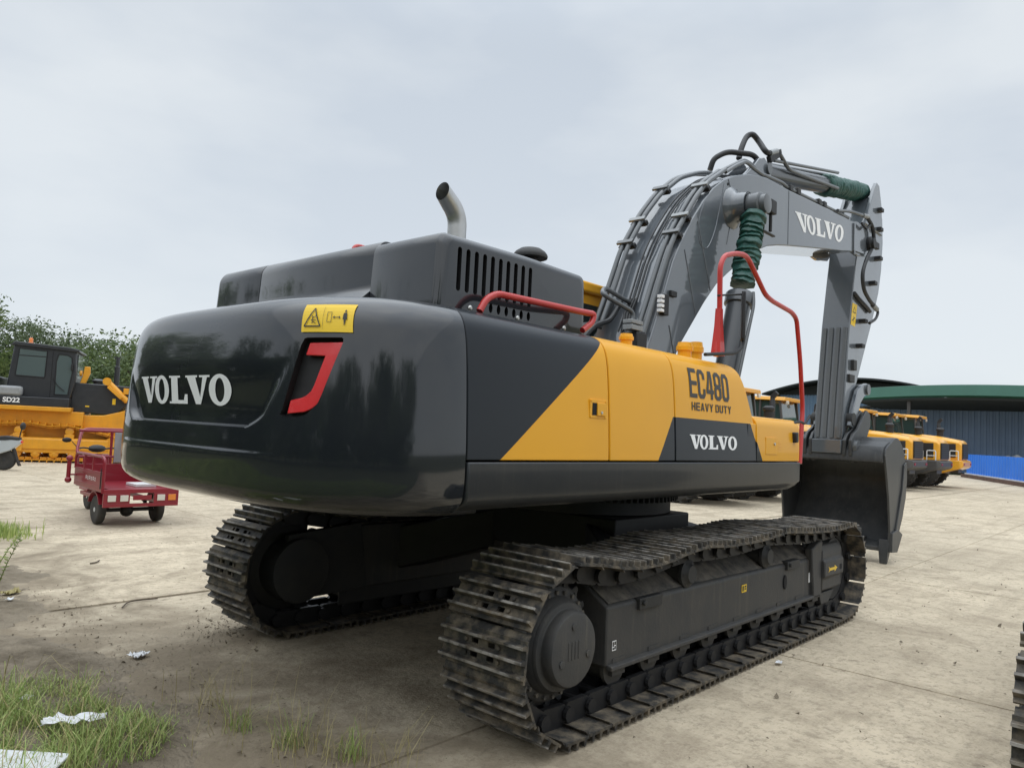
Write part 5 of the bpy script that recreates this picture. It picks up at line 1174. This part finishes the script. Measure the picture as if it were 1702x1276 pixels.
# ------------------------------------------------------------------ wheel loaders in a row on the right
M['loadyellow'] = mat('loader yellow', (.80, .38, .02), .35, coat=.4, var=.2, var_col=(.5, .27, .06), vscale=2)
M['brake'] = mat('brake lamp', (.30, .015, .012), .35)
M['loadgrey'] = mat('loader dark grey', (.055, .055, .055), .5, var=.3, var_col=(.12, .11, .1), vscale=4)
M['clearglass'] = mat('loader cab glass', (.035, .06, .055), .05, spec=.8, coat=.6)
def loader():
    """local: x forward (away from the tail), y left, tail at x = 0"""
    R_ = empty('wheel_loader')
    def lp(mb, n, mt, bv=.02, par=None): return mb.build(n, M[mt], par or R_, bevel=bv)
    for x in (1.75, 4.95):
        for y in (-1.0, 1.0):
            z = .78; o = V3((x, y, z))
            t = MB().lathe([(.42, -.26), (.62, -.30), (.74, -.27), (.78, -.2), (.78, .2), (.74, .27), (.62, .30), (.42, .26)], o, (0, 1, 0), 32)
            for k in range(22):
                a = 2*math.pi*k/22; u = V3((math.cos(a), 0, math.sin(a)))
                for s in (-1, 1): t.bar(o+u*.785+V3((0, s*.02, 0)), o+V3((math.cos(a+.09), 0, math.sin(a+.09)))*.77+V3((0, s*.27, 0)), .05, .07, u)
            ty = t.build('wheel', M['rubber'], R_, ang=40)
            MB().lathe([(.43, -.2), (.43, .24), (.36, .20), (.32, .1), (.12, .12), (.10, .22), (.05, .23)], o, (0, 1 if y > 0 else -1, 0), 28).build('rim', M['loadyellow'], ty)
    # tail weight: upswept wedge
    m = MB().loft([[(x, -w, z0), (x, w, z0), (x, w, z1), (x, -w, z1)] for x, w, z0, z1 in ((0, 1.05, 1.0, 1.25), (.12, 1.18, .92, 1.30), (.9, 1.2, .66, 1.30), (1.05, 1.2, .66, 1.30))]); cw_ = lp(m, 'tail_weight', 'loadgrey', .03)
    for y in (-.85, .85): lp(MB().b2(-.02, .05, y-.1, y+.1, 1.08, 1.17), 'tail_lamp', 'brake', .006, cw_)
    lp(MB().b2(.3, 5.9, -.42, .42, .7, 1.25), 'chassis', 'loadgrey')
    m = MB().loft([[(x, -w, 1.30), (x, w, 1.30), (x, w, z1-.12), (x, w*.8, z1), (x, -w*.8, z1), (x, -w, z1-.12)] for x, w, z1 in ((.12, .80, 2.10), (.25, .86, 2.22), (1.2, .92, 2.38), (2.08, .95, 2.46))]); hd = lp(m, 'engine_cover', 'loadyellow', .03)
    g = lp(MB().b2(.075, .16, -.66, .66, 1.36, 2.06), 'grille', 'black', .006, hd)
    for k in range(7): lp(MB().b2(.06, .08, -.62, .62, 1.43+k*.085, 1.455+k*.085), 'grille_bar', 'loadgrey', 0, g)
    for s in (-1, 1):
        lp(MB().b2(.35, 1.05, s*.80, s*.905, 1.42, 2.05), 'side_grille', 'black', .006, hd)
        m = MB().loft([[(x, s*1.0, z0), (x, s*1.24, z0), (x, s*1.24, z1), (x, s*1.0, z1)] for x, z0, z1 in ((.95, 1.30, 1.36), (1.1, 1.62, 1.68), (2.4, 1.62, 1.68), (2.65, 1.1, 1.16))]); lp(m, 'mudguard', 'loadyellow', .01)
        m = MB().tube(fillet([V3((.2, s*1.12, 1.30)), V3((.2, s*1.12, 1.72)), V3((.55, s*1.12, 1.72)), V3((.55, s*1.12, 1.30))], .06), .022, 8); m.tube([V3((.2, s*1.12, 1.5)), V3((.55, s*1.12, 1.5))], .016, 8); lp(m, 'grab_rail', 'whitebox', 0)
    m = MB().lathe([(.085, 2.4), (.085, 2.95), (.07, 2.97), (.07, 3.1)], (1.3, -.35, 0), (0, 0, 1), 16); m.bar((1.3, -.35, 3.08), (1.16, -.35, 3.22), .13, .13); lp(m, 'exhaust_pipe', 'black', 0)
    lp(MB().lathe([(.14, 2.4), (.14, 2.62), (.18, 2.64), (.18, 2.72), (.1, 2.78)], (1.1, .35, 0), (0, 0, 1), 18), 'air_cleaner', 'black', 0)
    cp = [(2.1, 1.7), (3.6, 1.7), (3.75, 2.2), (3.55, 3.22), (2.17, 3.22), (2.05, 2.4)]
    cb = lp(MB().prism(cp, -.78, .78), 'cab', 'clearglass', .03)
    for x0, z0, x1, z1 in ((2.05, 2.4, 2.15, 3.25), (3.73, 2.2, 3.53, 3.25), (2.85, 1.75, 2.83, 3.25)):
        for y in (-.79, .79): lp(MB().bar((x0, y, z0), (x1, y, z1), .06, .08, (0, 1, 0)), 'cab_post', 'loadgrey', 0, cb)
    lp(MB().b2(2.05, 3.65, -.8, .8, 1.6, 2.15), 'cab_base', 'loadyellow', .02, cb)
    rf = lp(MB().loft([[(x, -.92, z), (x, .92, z), (x, .86, z+.13), (x, -.86, z+.13)] for x, z in ((1.93, 3.2), (2.85, 3.24), (3.8, 3.2))]), 'cab_roof', 'loadyellow', .02, cb)
    for y in (-.7, .7): lp(MB().b2(1.88, 1.95, y-.07, y+.07, 3.08, 3.2), 'roof_lamp', 'lamp_w', .008, rf)
    lp(MB().b2(2.55, 2.9, -.25, .25, 1.9, 2.2), 'seat', 'black', .04, cb); lp(MB().b2(2.4, 2.55, -.25, .25, 2.15, 2.8), 'seat_back', 'black', .04, cb)
    for s in (-1, 1):
        m = MB().tube([V3((3.7, s*.85, 2.4)), V3((3.9, s*1.1, 2.5))], .015, 6); m.box((3.9, s*1.15, 2.6), (.05, .14, .3)); lp(m, 'mirror', 'black', 0, cb)
    lp(MB().prism([(4.3, 1.0), (5.6, 1.0), (5.5, 2.0), (4.9, 2.3), (4.4, 1.7)], -.45, .45), 'front_frame', 'loadyellow', .03)
    for s in (-.6, .6): lp(MB().prism([(4.8, 2.2), (5.1, 2.35), (6.2, 1.7), (7.2, .55), (7.0, .35), (6.0, 1.3)], s-.07, s+.07), 'lift_arm', 'loadyellow', .02)
    lp(MB().cyl((4.9, 0, 2.1), (6.4, 0, 1.9), .1), 'tilt_cylinder', 'loadgrey', 0)
    bp_ = [(6.95, .05), (8.1, .03), (8.1, .08), (7.1, .12), (6.95, .3), (6.95, .8), (7.25, 1.3), (7.2, 1.33), (6.85, .85), (6.85, .25)]
    lp(MB().prism(bp_, -1.4, 1.4), 'bucket', 'loadgrey', .01)
    return R_
L0 = loader()
spots = [(13.4, 4.55, 'wheel loader standing behind the excavator\'s slewing ring, nearest to its deck'), (16.6, 4.4, 'second wheel loader of the row, beyond the excavator\'s red handrail'), (21.3, 4.7, 'wheel loader parked behind the grey bucket and arm'),
         (28.6, 4.3, 'wheel loader showing its roof and white hand rails just past the bucket'), (31.7, 4.0, 'wheel loader with a barred grille in the middle of the yellow row'), (35.0, 3.85, 'wheel loader at the end of the row, next to the bright blue hoarding')]
YELLOW_TAIL = None
for i, (x, y, lab) in enumerate(spots):
    o = L0 if i == 0 else copy_tree(L0)
    o.location = (x, y-.3, 0); o.rotation_euler = (0, 0, math.radians(90+random.uniform(-2, 2)))
    k_ = random.uniform(.97, 1.04); o.scale = (k_, k_, random.uniform(.96, 1.04))
    tag(o, lab, 'wheel loader', 'wheel loaders parked in a row')
    if i == 5:
        for ch in o.children:
            if ch.name.startswith('tail_weight'):
                ch.data = ch.data.copy(); ch.data.materials[0] = M['loadyellow']; ch['label'] = 'yellow tail weight'
    if i == 3:
        tw = [c for c in o.children if c.name.startswith('tail_weight')][0]
        for k, (u, w) in enumerate(((-.9, .16), (-.62, .1), (-.45, .16), (-.2, .16), (.05, .1), (.22, .16))):
            me = bpy.data.meshes.new('lettering'); me.from_pydata([(1.0-k*.13, -1.204, .98), (.9-k*.13, -1.204, .98), (.9-k*.13, -1.204, 1.2), (1.0-k*.13, -1.204, 1.2)], [], [(0, 1, 2, 3)]); me.materials.append(M['sticker'] if k % 3 else M['white']); link('lettering', me, tw)
# ------------------------------------------------------------------ sheds and hoarding on the right
def corr(name, col, sc=18, var=(.0, .0, .0)):
    m = mat(name, col, .45, var=.35, var_col=tuple(c*.55 for c in col), vscale=.6, spec=.4); return m
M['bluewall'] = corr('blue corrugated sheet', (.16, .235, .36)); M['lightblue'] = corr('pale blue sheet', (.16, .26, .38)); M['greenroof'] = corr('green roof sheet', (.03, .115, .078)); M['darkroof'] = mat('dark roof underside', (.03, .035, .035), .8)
M['hoard'] = corr('bright blue hoarding', (.015, .18, .75)); M['brick'] = mat('brown kerb', (.13, .075, .055), .9, bump=.4, bscale=20, var=.5, vscale=3)
def wall_strip(p0, p1, z0, z1, pitch=.32, dep=.06):
    """a profiled sheet wall"""
    p0, p1 = V3((*p0, 0)), V3((*p1, 0)); d = (p1-p0); L_ = d.length; d.normalize(); n = V3((d.y, -d.x, 0)); mb = MB(); k = int(L_/pitch); pts = []
    for i in range(k):
        for f, h in ((0, 0), (.3, 0), (.42, 1), (.72, 1), (.84, 0)): pts.append(p0+d*((i+f)*pitch)+n*(h*dep))
    pts.append(p1); m_ = len(pts)
    mb.v = [(p.x, p.y, z0) for p in pts]+[(p.x, p.y, z1) for p in pts]
    mb.f = [(i, i+1, m_+i+1, m_+i) for i in range(m_-1)]
    return mb
def shed(name, label, ya, yb, x0, x1, zw, rise, wall, roofm, over=1.5, pitch=.32):
    """barrel-roofed shed, its long front looking to -X"""
    R_ = tag(empty(name, ((x0+x1)/2, (ya+yb)/2, 0)), label, 'shed'); c = V3(R_.location)
    def put(mb, n, mt, **k): mb.v = [(a-c.x, b-c.y, z) for a, b, z in mb.v]; return mb.build(n, M[mt], R_, ang=30, **k)
    arc = [(ya-over+(yb-ya+2*over)*i/28, zw+rise*(1-((i-14)/14)**2)) for i in range(29)]
    put(wall_strip((x0, ya), (x0, yb), 0, zw+.12, pitch), 'front_wall', wall, recalc=False)
    fill = [(ya, zw+.1)]+[(y, z-.1) for y, z in arc if ya <= y <= yb]+[(yb, zw+.1)]
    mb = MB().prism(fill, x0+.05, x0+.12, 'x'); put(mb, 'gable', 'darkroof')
    put(wall_strip((x1, ya), (x1, yb), 0, zw), 'back_wall', wall); put(wall_strip((x0, ya), (x1, ya), 0, zw), 'side_wall', wall); put(wall_strip((x1, yb), (x0, yb), 0, zw), 'side_wall', wall)
    mb = MB(); rings = [[(x, y, z+h) for h in (0, .16) for y, z in (arc if h == 0 else arc[::-1])] for x in (x0-over*1.6, x1+over)]
    mb.loft(rings); put(mb, 'roof', roofm)
    return R_, put
shed('warehouse', 'far warehouse with dark barrel roof and blue end wall', 13, 28.6, 74, 95, 6.7, 1.6, 'lightblue', 'darkroof', 1.2)
shed('warehouse', 'dark barrel-roofed warehouse rising behind the long green eave', -14, 12.5, 82, 105, 6.6, 2.2, 'bluewall', 'darkroof', 1.2)
R_, put = shed('storage_shed', 'long blue corrugated shed with a broad green curved eave', -14, 16.5, 64, 73, 5.0, 1.2, 'bluewall', 'darkroof', .6, .42)
# green eave in front of it
yy = [15.6-30*i/30 for i in range(31)]; zt = lambda y: 6.62-.0052*(y-8)**2
mb = MB().loft([[(58.0, y, zt(y)-.92), (57.6, y, zt(y)-.8), (57.9, y, zt(y)), (58.2, y, zt(y)+.04), (64.2, y, zt(y)+.4), (64.2, y, zt(y)+.2), (58.3, y, zt(y)-.3)] for y in yy]); put(mb, 'green_eave', 'greenroof')
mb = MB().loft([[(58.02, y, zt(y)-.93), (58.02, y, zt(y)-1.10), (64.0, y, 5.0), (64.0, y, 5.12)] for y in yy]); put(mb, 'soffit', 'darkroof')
for y in (-12, -4, 4, 12): put(MB().b2(58.4, 58.65, y-.12, y+.12, 0, 5.4), 'eave_post', 'loadgrey')
# hoarding
A_, B2_ = V3((53.5, 7.1, 0)), V3((36.0, -1.05, 0)); d_ = (B2_-A_).normalized(); HB = tag(empty('blue_hoarding', A_), 'low bright blue sheet hoarding on a brown kerb along the yard edge', 'hoarding')
mb = wall_strip((0, 0), ((B2_-A_).x, (B2_-A_).y), .28, 1.55, .5, .03); mb.build('hoarding_sheet', M['hoard'], HB, ang=30, recalc=False)
nn = V3((d_.y, -d_.x, 0))
MB().bar(V3((0, 0, .24))+nn*.05, (B2_-A_)+V3((0, 0, .24))+nn*.05, .14, .08).build('white_strip', M['whitebox'], HB); MB().bar(V3((0, 0, .06))+nn*.1, (B2_-A_)+V3((0, 0, .06))+nn*.1, .5, .3).build('kerb', M['brick'], HB)
for i in range(9):
    p = (B2_-A_)*(i/8)-nn*.08; MB().b2(p.x-.04, p.x+.04, p.y-.04, p.y+.04, 0, 1.4).build('fence_post', M['loadgrey'], HB)
M['rubble'] = mat('grey rubble', (.13, .125, .115), .95, bump=.6, bscale=6, var=.6, vscale=2)
mb = MB(); NX = 60
base = [A_+(B2_-A_)*(i/NX)-nn*2.2 for i in range(NX+1)]; nb = -nn
rows = []
for j in range(7):
    w = j/6; rows.append([p+nb*(4.0*w-2)+V3((0, 0, 1.75*math.sin(math.pi*min(1, max(0, w)))*(.8+.35*mnoise.noise(V3((p.x*.9, p.y*.9, j))))+.02)) for p in base])
mb.loft(rows, caps=False, closed=False); tag(mb.build('spoil_heap', M['rubble'], None, ang=60), kind='stuff')
# ------------------------------------------------------------------ trees
def leafmat(name, c1, c2):
    m = bpy.data.materials.new(name); m.use_nodes = True; t = m.node_tree; b = t.nodes['Principled BSDF']; l = t.links.new
    g = nd(t, 'ShaderNodeNewGeometry'); oi = nd(t, 'ShaderNodeObjectInfo')
    x = nd(t, 'ShaderNodeMixRGB'); x.inputs['Color1'].default_value = (*c1, 1); x.inputs['Color2'].default_value = (*c2, 1); l(g.outputs['Random Per Island'], x.inputs['Fac'])
    h = nd(t, 'ShaderNodeHueSaturation'); r = nd(t, 'ShaderNodeMapRange'); r.inputs['To Min'].default_value = .75; r.inputs['To Max'].default_value = 1.3; l(oi.outputs['Random'], r.inputs['Value']); l(r.outputs[0], h.inputs['Value']); l(x.outputs[0], h.inputs['Color'])
    l(h.outputs[0], b.inputs['Base Color']); b.inputs['Roughness'].default_value = .6
    tr = nd(t, 'ShaderNodeBsdfTranslucent'); l(h.outputs[0], tr.inputs['Color']); ms = nd(t, 'ShaderNodeMixShader'); ms.inputs[0].default_value = .3
    l(b.outputs[0], ms.inputs[1]); l(tr.outputs[0], ms.inputs[2]); l(ms.outputs[0], t.nodes['Material Output'].inputs['Surface']); return m
M['leaf'] = leafmat('foliage', (.062, .10, .032), (.15, .20, .075)); M['bark'] = mat('bark', (.09, .07, .05), .9, bump=.6, bscale=25)
def tree_meshes(seed, h, r, n, leaf=.17):
    rnd = random.Random(seed); tb = MB(); tips = []
    tb.tube(catmull([V3((0, 0, -.1)), V3((.06, .03, h*.25)), V3((-.05, .08, h*.5)), V3((.05, -.05, h*.8))], 4), lambda t: .16*(1-t)+.03, 8)
    for k in range(11):
        a = rnd.uniform(0, 6.28); z = h*rnd.uniform(.22, .7); e = V3((math.cos(a)*r*rnd.uniform(.5, .95), math.sin(a)*r*rnd.uniform(.5, .95), z+h*rnd.uniform(.1, .3)))
        tb.tube(catmull([V3((0, 0, z)), V3((e.x*.5, e.y*.5, z+(e.z-z)*.35)), e], 4), lambda t: .06*(1-t)+.012, 6); tips.append(e)
    cl = list(tips)
    for k in range(34):
        u = V3((rnd.gauss(0, 1), rnd.gauss(0, 1), rnd.gauss(0, 1))).normalized()*rnd.uniform(.45, 1)
        cl.append(V3((u.x*r, u.y*r, h*.60+u.z*h*.36)))
    for k in range(16):
        a = rnd.uniform(0, 6.28); cl.append(V3((math.cos(a)*r*rnd.uniform(.2, .85), math.sin(a)*r*rnd.uniform(.2, .85), h*rnd.uniform(.08, .34))))
    lb = MB()
    for i in range(n):
        c = rnd.choice(cl); q = V3((rnd.gauss(0, 1), rnd.gauss(0, 1), rnd.gauss(0, .75)))*(.30+.10*r/2); p = c+q
        if p.z < .35: p.z = .35+rnd.random()*.4
        u = V3((rnd.gauss(0, 1), rnd.gauss(0, 1), rnd.gauss(0, .7))).normalized(); w = u.orthogonal().normalized(); s = leaf*rnd.uniform(.6, 1.3)
        lb.add([p-u*s, p+w*s*.45, p+u*s, p-w*s*.45], [(0, 1, 2, 3)])
    return tb.mesh('trunk', M['bark']), lb.mesh('crown', M['leaf'], None, recalc=False)
TM = [tree_meshes(11, 6.6, 2.6, 13000, .105), tree_meshes(12, 5.4, 2.2, 11000, .105), tree_meshes(13, 6.0, 2.2, 7500, .115), tree_meshes(14, 7.5, 2.2, 6500, .11)]
def tree(px, D, k, s, lab, grp, pos=None):
    p = pos if pos else CAM+_f*D+_r*((px-851)/FPX*D); o = empty('tree', (p[0], p[1], -.05), random.uniform(0, 6.28)); o.scale = (s, s, s*random.uniform(.95, 1.05))
    link('trunk', TM[k][0], o); link('crown', TM[k][1], o); tag(o, lab, 'tree', grp); return o
G1 = 'trees behind the bulldozer'
tree(-80, 36, 3, 1.0, 'slim tall tree rising past the bulldozer\'s rear', None); tree(60, 44, 0, 1.06, 'broad leafy tree behind the bulldozer cab', None)
tree(92, 46, 2, 1.04, 'round tree just right of the bulldozer cab\'s beacon', None) if 0 else tree(20, 46, 2, 1.02, 'loose-crowned tree standing behind the bulldozer\'s rear fuel tank', None)
tree(148, 47, 1, 1.1, 'dense dark tree behind the bulldozer\'s bonnet', None); tree(212, 42, 1, 1.1, 'leafy tree between the exhaust stack and the counterweight', None); tree(255, 47, 0, .9, 'low tree mostly hidden behind the counterweight', None)
for px, D in ((-30, 43), (100, 52), (178, 60), (240, 52)): tree(px, D, random.choice((0, 1, 2)), random.uniform(.62, .78), 'smaller tree in the green belt behind the bulldozer', G1)
# the tree belt behind the photographer, which the glossy paint mirrors
for i in range(40):
    a = math.radians(98+i*4.1); d_ = random.uniform(25, 33)
    tree(0, 0, random.choice((0, 1, 2, 3)), random.uniform(1.0, 1.45), 'leafy tree of the belt facing the counterweight', 'trees facing the counterweight', pos=(-4+d_*math.cos(a), d_*math.sin(a), 0))
# overhead wires
for k in range(3):
    a, b = CAM+ray(-200, 490+k*9)*75, CAM+ray(420, 585+k*6)*75
    pts = [a.lerp(b, i/20)-V3((0, 0, 1.2*math.sin(math.pi*i/20))) for i in range(21)]
    tag(MB().tube(pts, .022, 5).build('overhead_wire', M['hose'], None), 'thin overhead wire crossing the sky above the trees', 'wire', 'overhead wires')
# ------------------------------------------------------------------ neighbouring crawler track at the right edge
CT = tag(empty('crawler_track', (0, 0, 0)), 'end of another machine\'s crawler track at the yard\'s edge', 'crawler track')
t2 = make_track(CT, -1.37, -1); CT.location = (.79, -2.53, 0)
# ------------------------------------------------------------------ grass, weeds, litter
M['grass'] = leafmat('grass blades', (.15, .24, .045), (.42, .47, .17)); M['straw'] = mat('dry stalk', (.34, .29, .13), .8); M['paper'] = mat('white litter', (.72, .73, .74), .6, bump=.3, bscale=20)
def blades(n, place, hmin, hmax, w, mt, name, label=None, seed=1, bend=.5):
    rnd = random.Random(seed); mb = MB()
    for i in range(n):
        p = place(rnd)
        if p is None: continue
        x, y, k = p; z = max(soil_h(x, y), -.004)-.01; h = rnd.uniform(hmin, hmax)*k; a = rnd.uniform(0, 6.28); b = rnd.uniform(.1, 1)**1.3*bend*h; ww = w*rnd.uniform(.6, 1.2)
        dx, dy = math.cos(a), math.sin(a); sx, sy = -dy*ww, dx*ww; t2_ = rnd.uniform(0, .5)
        pts = [(0, 0), (.22*b, .5*h), (.58*b, .85*h), (b, max(.02, h*(1-.6*rnd.random()*min(1.4, b/h))))]
        q = []
        for j, (u, v) in enumerate(pts):
            s = (1, .85, .5)[j] if j < 3 else 0
            if j < 3: q += [(x+dx*u-sx*s, y+dy*u-sy*s, z+v), (x+dx*u+sx*s, y+dy*u+sy*s, z+v)]
            else: q.append((x+dx*u, y+dy*u, z+v))
        mb.add(q, [(0, 1, 3, 2), (2, 3, 5, 4), (4, 5, 6)])
    o = mb.build(name, mt, None, ang=None, recalc=False); tag(o, kind='stuff'); return o
def turf(r):
    x = r.uniform(-4.9, -3.45); y = r.uniform(-.9, 1.2)
    d = mnoise.noise(V3((x*2.2, y*2.2, 9)))*.35+(-3.72-.10*math.sin(y*3))-x-.28*max(0, -.05-y)*4
    if d < 0 and r.random() > .06: return None
    if y > .7 and r.random() < (y-.7)*2.2: return None
    if mnoise.noise(V3((x*3.1, y*3.1, 2))) < -.28: return None
    return x, y, min(1, .45+d*1.2)
blades(11000, turf, .03, .16, .0027, M['grass'], 'grass', seed=3, bend=2.0)
blades(1600, turf, .08, .30, .0022, M['straw'], 'dry_grass', seed=4, bend=1.8)
blades(1300, turf, .10, .24, .0030, M['grass'], 'tall_grass', seed=8, bend=1.5)
blades(16000, lambda r: (r.uniform(-12, -4.75), r.uniform(-9, 9), 1), .08, .26, .009, M['grass'], 'verge_grass', seed=14, bend=1.0)
blades(60, lambda r: (r.uniform(-3.75, -3.0), r.uniform(-1.5, .5), 1), .10, .36, .0015, M['straw'], 'dry_stalks', seed=5, bend=1.6)
blades(230, lambda r: (lambda c: (c[0]+r.gauss(0, .07), c[1]+r.gauss(0, .07), 1))(r.choice(((-3.30, -.60), (-3.16, -.95), (-3.42, -.25), (-3.05, -1.1), (-3.35, .15), (-3.28, -.78)))), .06, .26, .0017, M['straw'], 'grass_tufts', seed=6, bend=1.9)
blades(160, lambda r: (lambda c: (c[0]+r.gauss(0, .04), c[1]+r.gauss(0, .04), 1))(r.choice(((-3.30, -.60), (-3.16, -.95), (-3.42, -.25)))), .06, .2, .002, M['grass'], 'green_tufts', seed=16, bend=1.9)
blades(900, lambda r: (lambda a, d: (-2.62+math.cos(a)*d*.8, 7.5+math.sin(a)*d, 1))(r.uniform(0, 6.28), abs(r.gauss(0, .3))), .05, .2, .006, M['grass'], 'weed_clump', seed=7)
def weed(x, y, h, seed, label):
    rnd = random.Random(seed); R_ = tag(empty('weed', (x, y, max(0, soil_h(x, y))-.01)), label, 'plant'); sb, lb = MB(), MB()
    for k in range(6):
        a = rnd.uniform(0, 6.28); l_ = h*rnd.uniform(.6, 1); e = V3((math.cos(a)*l_*.5, math.sin(a)*l_*.5, l_)); P = catmull([V3((0, 0, 0)), e*.5+V3((0, 0, .08*h)), e], 10); sb.tube(P, lambda t: .005*(1-t)+.0015, 5)
        for i in range(6, len(P)):
            for s in range(3):
                u = V3((rnd.gauss(0, 1), rnd.gauss(0, 1), rnd.uniform(0, 1))).normalized(); w = u.orthogonal().normalized(); L_ = rnd.uniform(.02, .045); p = P[i]; lb.add([p, p+u*L_*.5+w*L_*.22, p+u*L_, p+u*L_*.5-w*L_*.22], [(0, 1, 2, 3)])
    sb.build('stem', M['grass'], R_); lb.build('leaves', M['grass'], R_, ang=None, recalc=False)
weed(-3.62, 3.62, .62, 4, 'tall leafy weed growing at the edge of the concrete'); weed(-3.45, 4.4, .5, 9, 'smaller branching weed beside the tall one at the slab edge')
def crumple(name, c, L_, W_, rz, label, cat, seed, amp=.02, mt='paper', zoff=.015):
    rnd = random.Random(seed); mb = MB(); n = 9
    for i in range(n+1):
        for j in range(n+1):
            u, v = i/n-.5, j/n-.5; e = 1-.25*abs(mnoise.noise(V3((u*4, v*4, seed)))); x, y = u*L_*e, v*W_*e*(1-.3*u); z = zoff+amp*abs(mnoise.noise(V3((u*5, v*5, seed+3))))+amp*.6*mnoise.noise(V3((u*11, v*11, seed)))
            mb.v.append((x, y, max(.004, z)))
    mb.f = [(i*(n+1)+j, (i+1)*(n+1)+j, (i+1)*(n+1)+j+1, i*(n+1)+j+1) for i in range(n) for j in range(n)]
    o = mb.build(name, M[mt], None, ang=25, recalc=False); s = o.modifiers.new('t', 'SOLIDIFY'); s.thickness = .0015; o.location = (c[0], c[1], max(0, soil_h(c[0], c[1]))); o.rotation_euler = (0, 0, rz); return tag(o, label, cat)
crumple('paper_scrap', B(122, 1203, 'z', .10), .30, .10, -.5, 'crumpled white paper lying in the grass', 'litter', 2, .032, zoff=.085)
p = B(20, 1266, 'z', .13); o = MB().b2(-.2, .2, -.11, .11, 0, .012).build('white_board', M['paper'], None, bevel=.003); o.location = (p.x, p.y, .12); o.rotation_euler = (.03, .05, -.75); tag(o, 'flat white board half sunk in the grass', 'litter')
crumple('paper_scrap', B(231, 1089, 'z', .01), .12, .09, .3, 'small torn paper scrap on bare concrete before the left track', 'litter', 6, .03)
crumple('paper_scrap', B(44, 1169, 'z', .02), .07, .05, .8, 'white paper crumb on the soil behind the grass', 'litter', 8, .02)
crumple('paper_scrap', B(1295, 1101, 'z', .01), .07, .045, .2, 'white paper fleck beside the right-hand track', 'litter', 5, .01)
crumple('leaf_scrap', B(18, 985, 'z', .01), .16, .10, .3, 'curled brown leaf on the concrete near the open joint', 'leaf', 12, .04, 'straw'); crumple('leaf_scrap', B(16, 1000, 'z', .01), .07, .05, 1.0, 'pale leaf fragment next to the curled brown leaf', 'leaf', 13, .02, 'paper')
tw_ = [B(q[0], q[1], 'z', .012) for q in ((203, 1009), (212, 1001), (228, 997), (262, 994))]
tag(MB().tube(catmull(tw_, 5), .006, 6).build('twig', M['bark'], None), 'thin bent twig lying across the slab joint', 'twig'); tw_ = [B(q[0], q[1], 'z', .01) for q in ((165, 931), (160, 934), (150, 936))]
tag(MB().tube(catmull(tw_, 5), .008, 6).build('twig', M['bark'], None), 'short curled twig on clear concrete before the tricycle', 'twig')
# crumbs of dried soil dropped from the tracks, and grit over the slabs
rnd = random.Random(21); mb = MB()
def crumb(x, y, s):
    p = V3((x, y, s*.3)); q = [p+V3((rnd.uniform(-1, 1), rnd.uniform(-1, 1), rnd.uniform(-.3, .9)))*s for _ in range(4)]; mb.add(q, [(0, 1, 2), (0, 2, 3), (0, 3, 1), (1, 3, 2)])
for i in range(420):
    c = B(rnd.gauss(372, 32), rnd.gauss(1050, 18), 'z', 0); crumb(c.x, c.y, abs(rnd.gauss(0, .008))+.003)
for i in range(2600): crumb(rnd.uniform(-3.6, 9), rnd.uniform(-5, 9), abs(rnd.gauss(0, .006))+.002)
for i in range(70): crumb(rnd.uniform(-2, 9), rnd.uniform(-4, -1.9), rnd.uniform(.012, .028))
for i in range(90): crumb(rnd.uniform(2.8, 26), rnd.uniform(-6, 3), rnd.uniform(.015, .04))
for i in range(1500): x = rnd.gauss(-3.35, .25); crumb(x, rnd.uniform(-1.6, 4), abs(rnd.gauss(0, .007))+.002)
tag(mb.build('soil_crumbs', M['soil'], None, ang=None), kind='stuff')
# fittings too small to pick apart
for o in bpy.data.objects:
    if o.name.split('.')[0] in ('weld_seams', 'drive_bolts', 'cap_plugs', 'plug_holes', 'hood_bolts', 'grease_fittings', 'rivets'): o['kind'] = 'stuff'
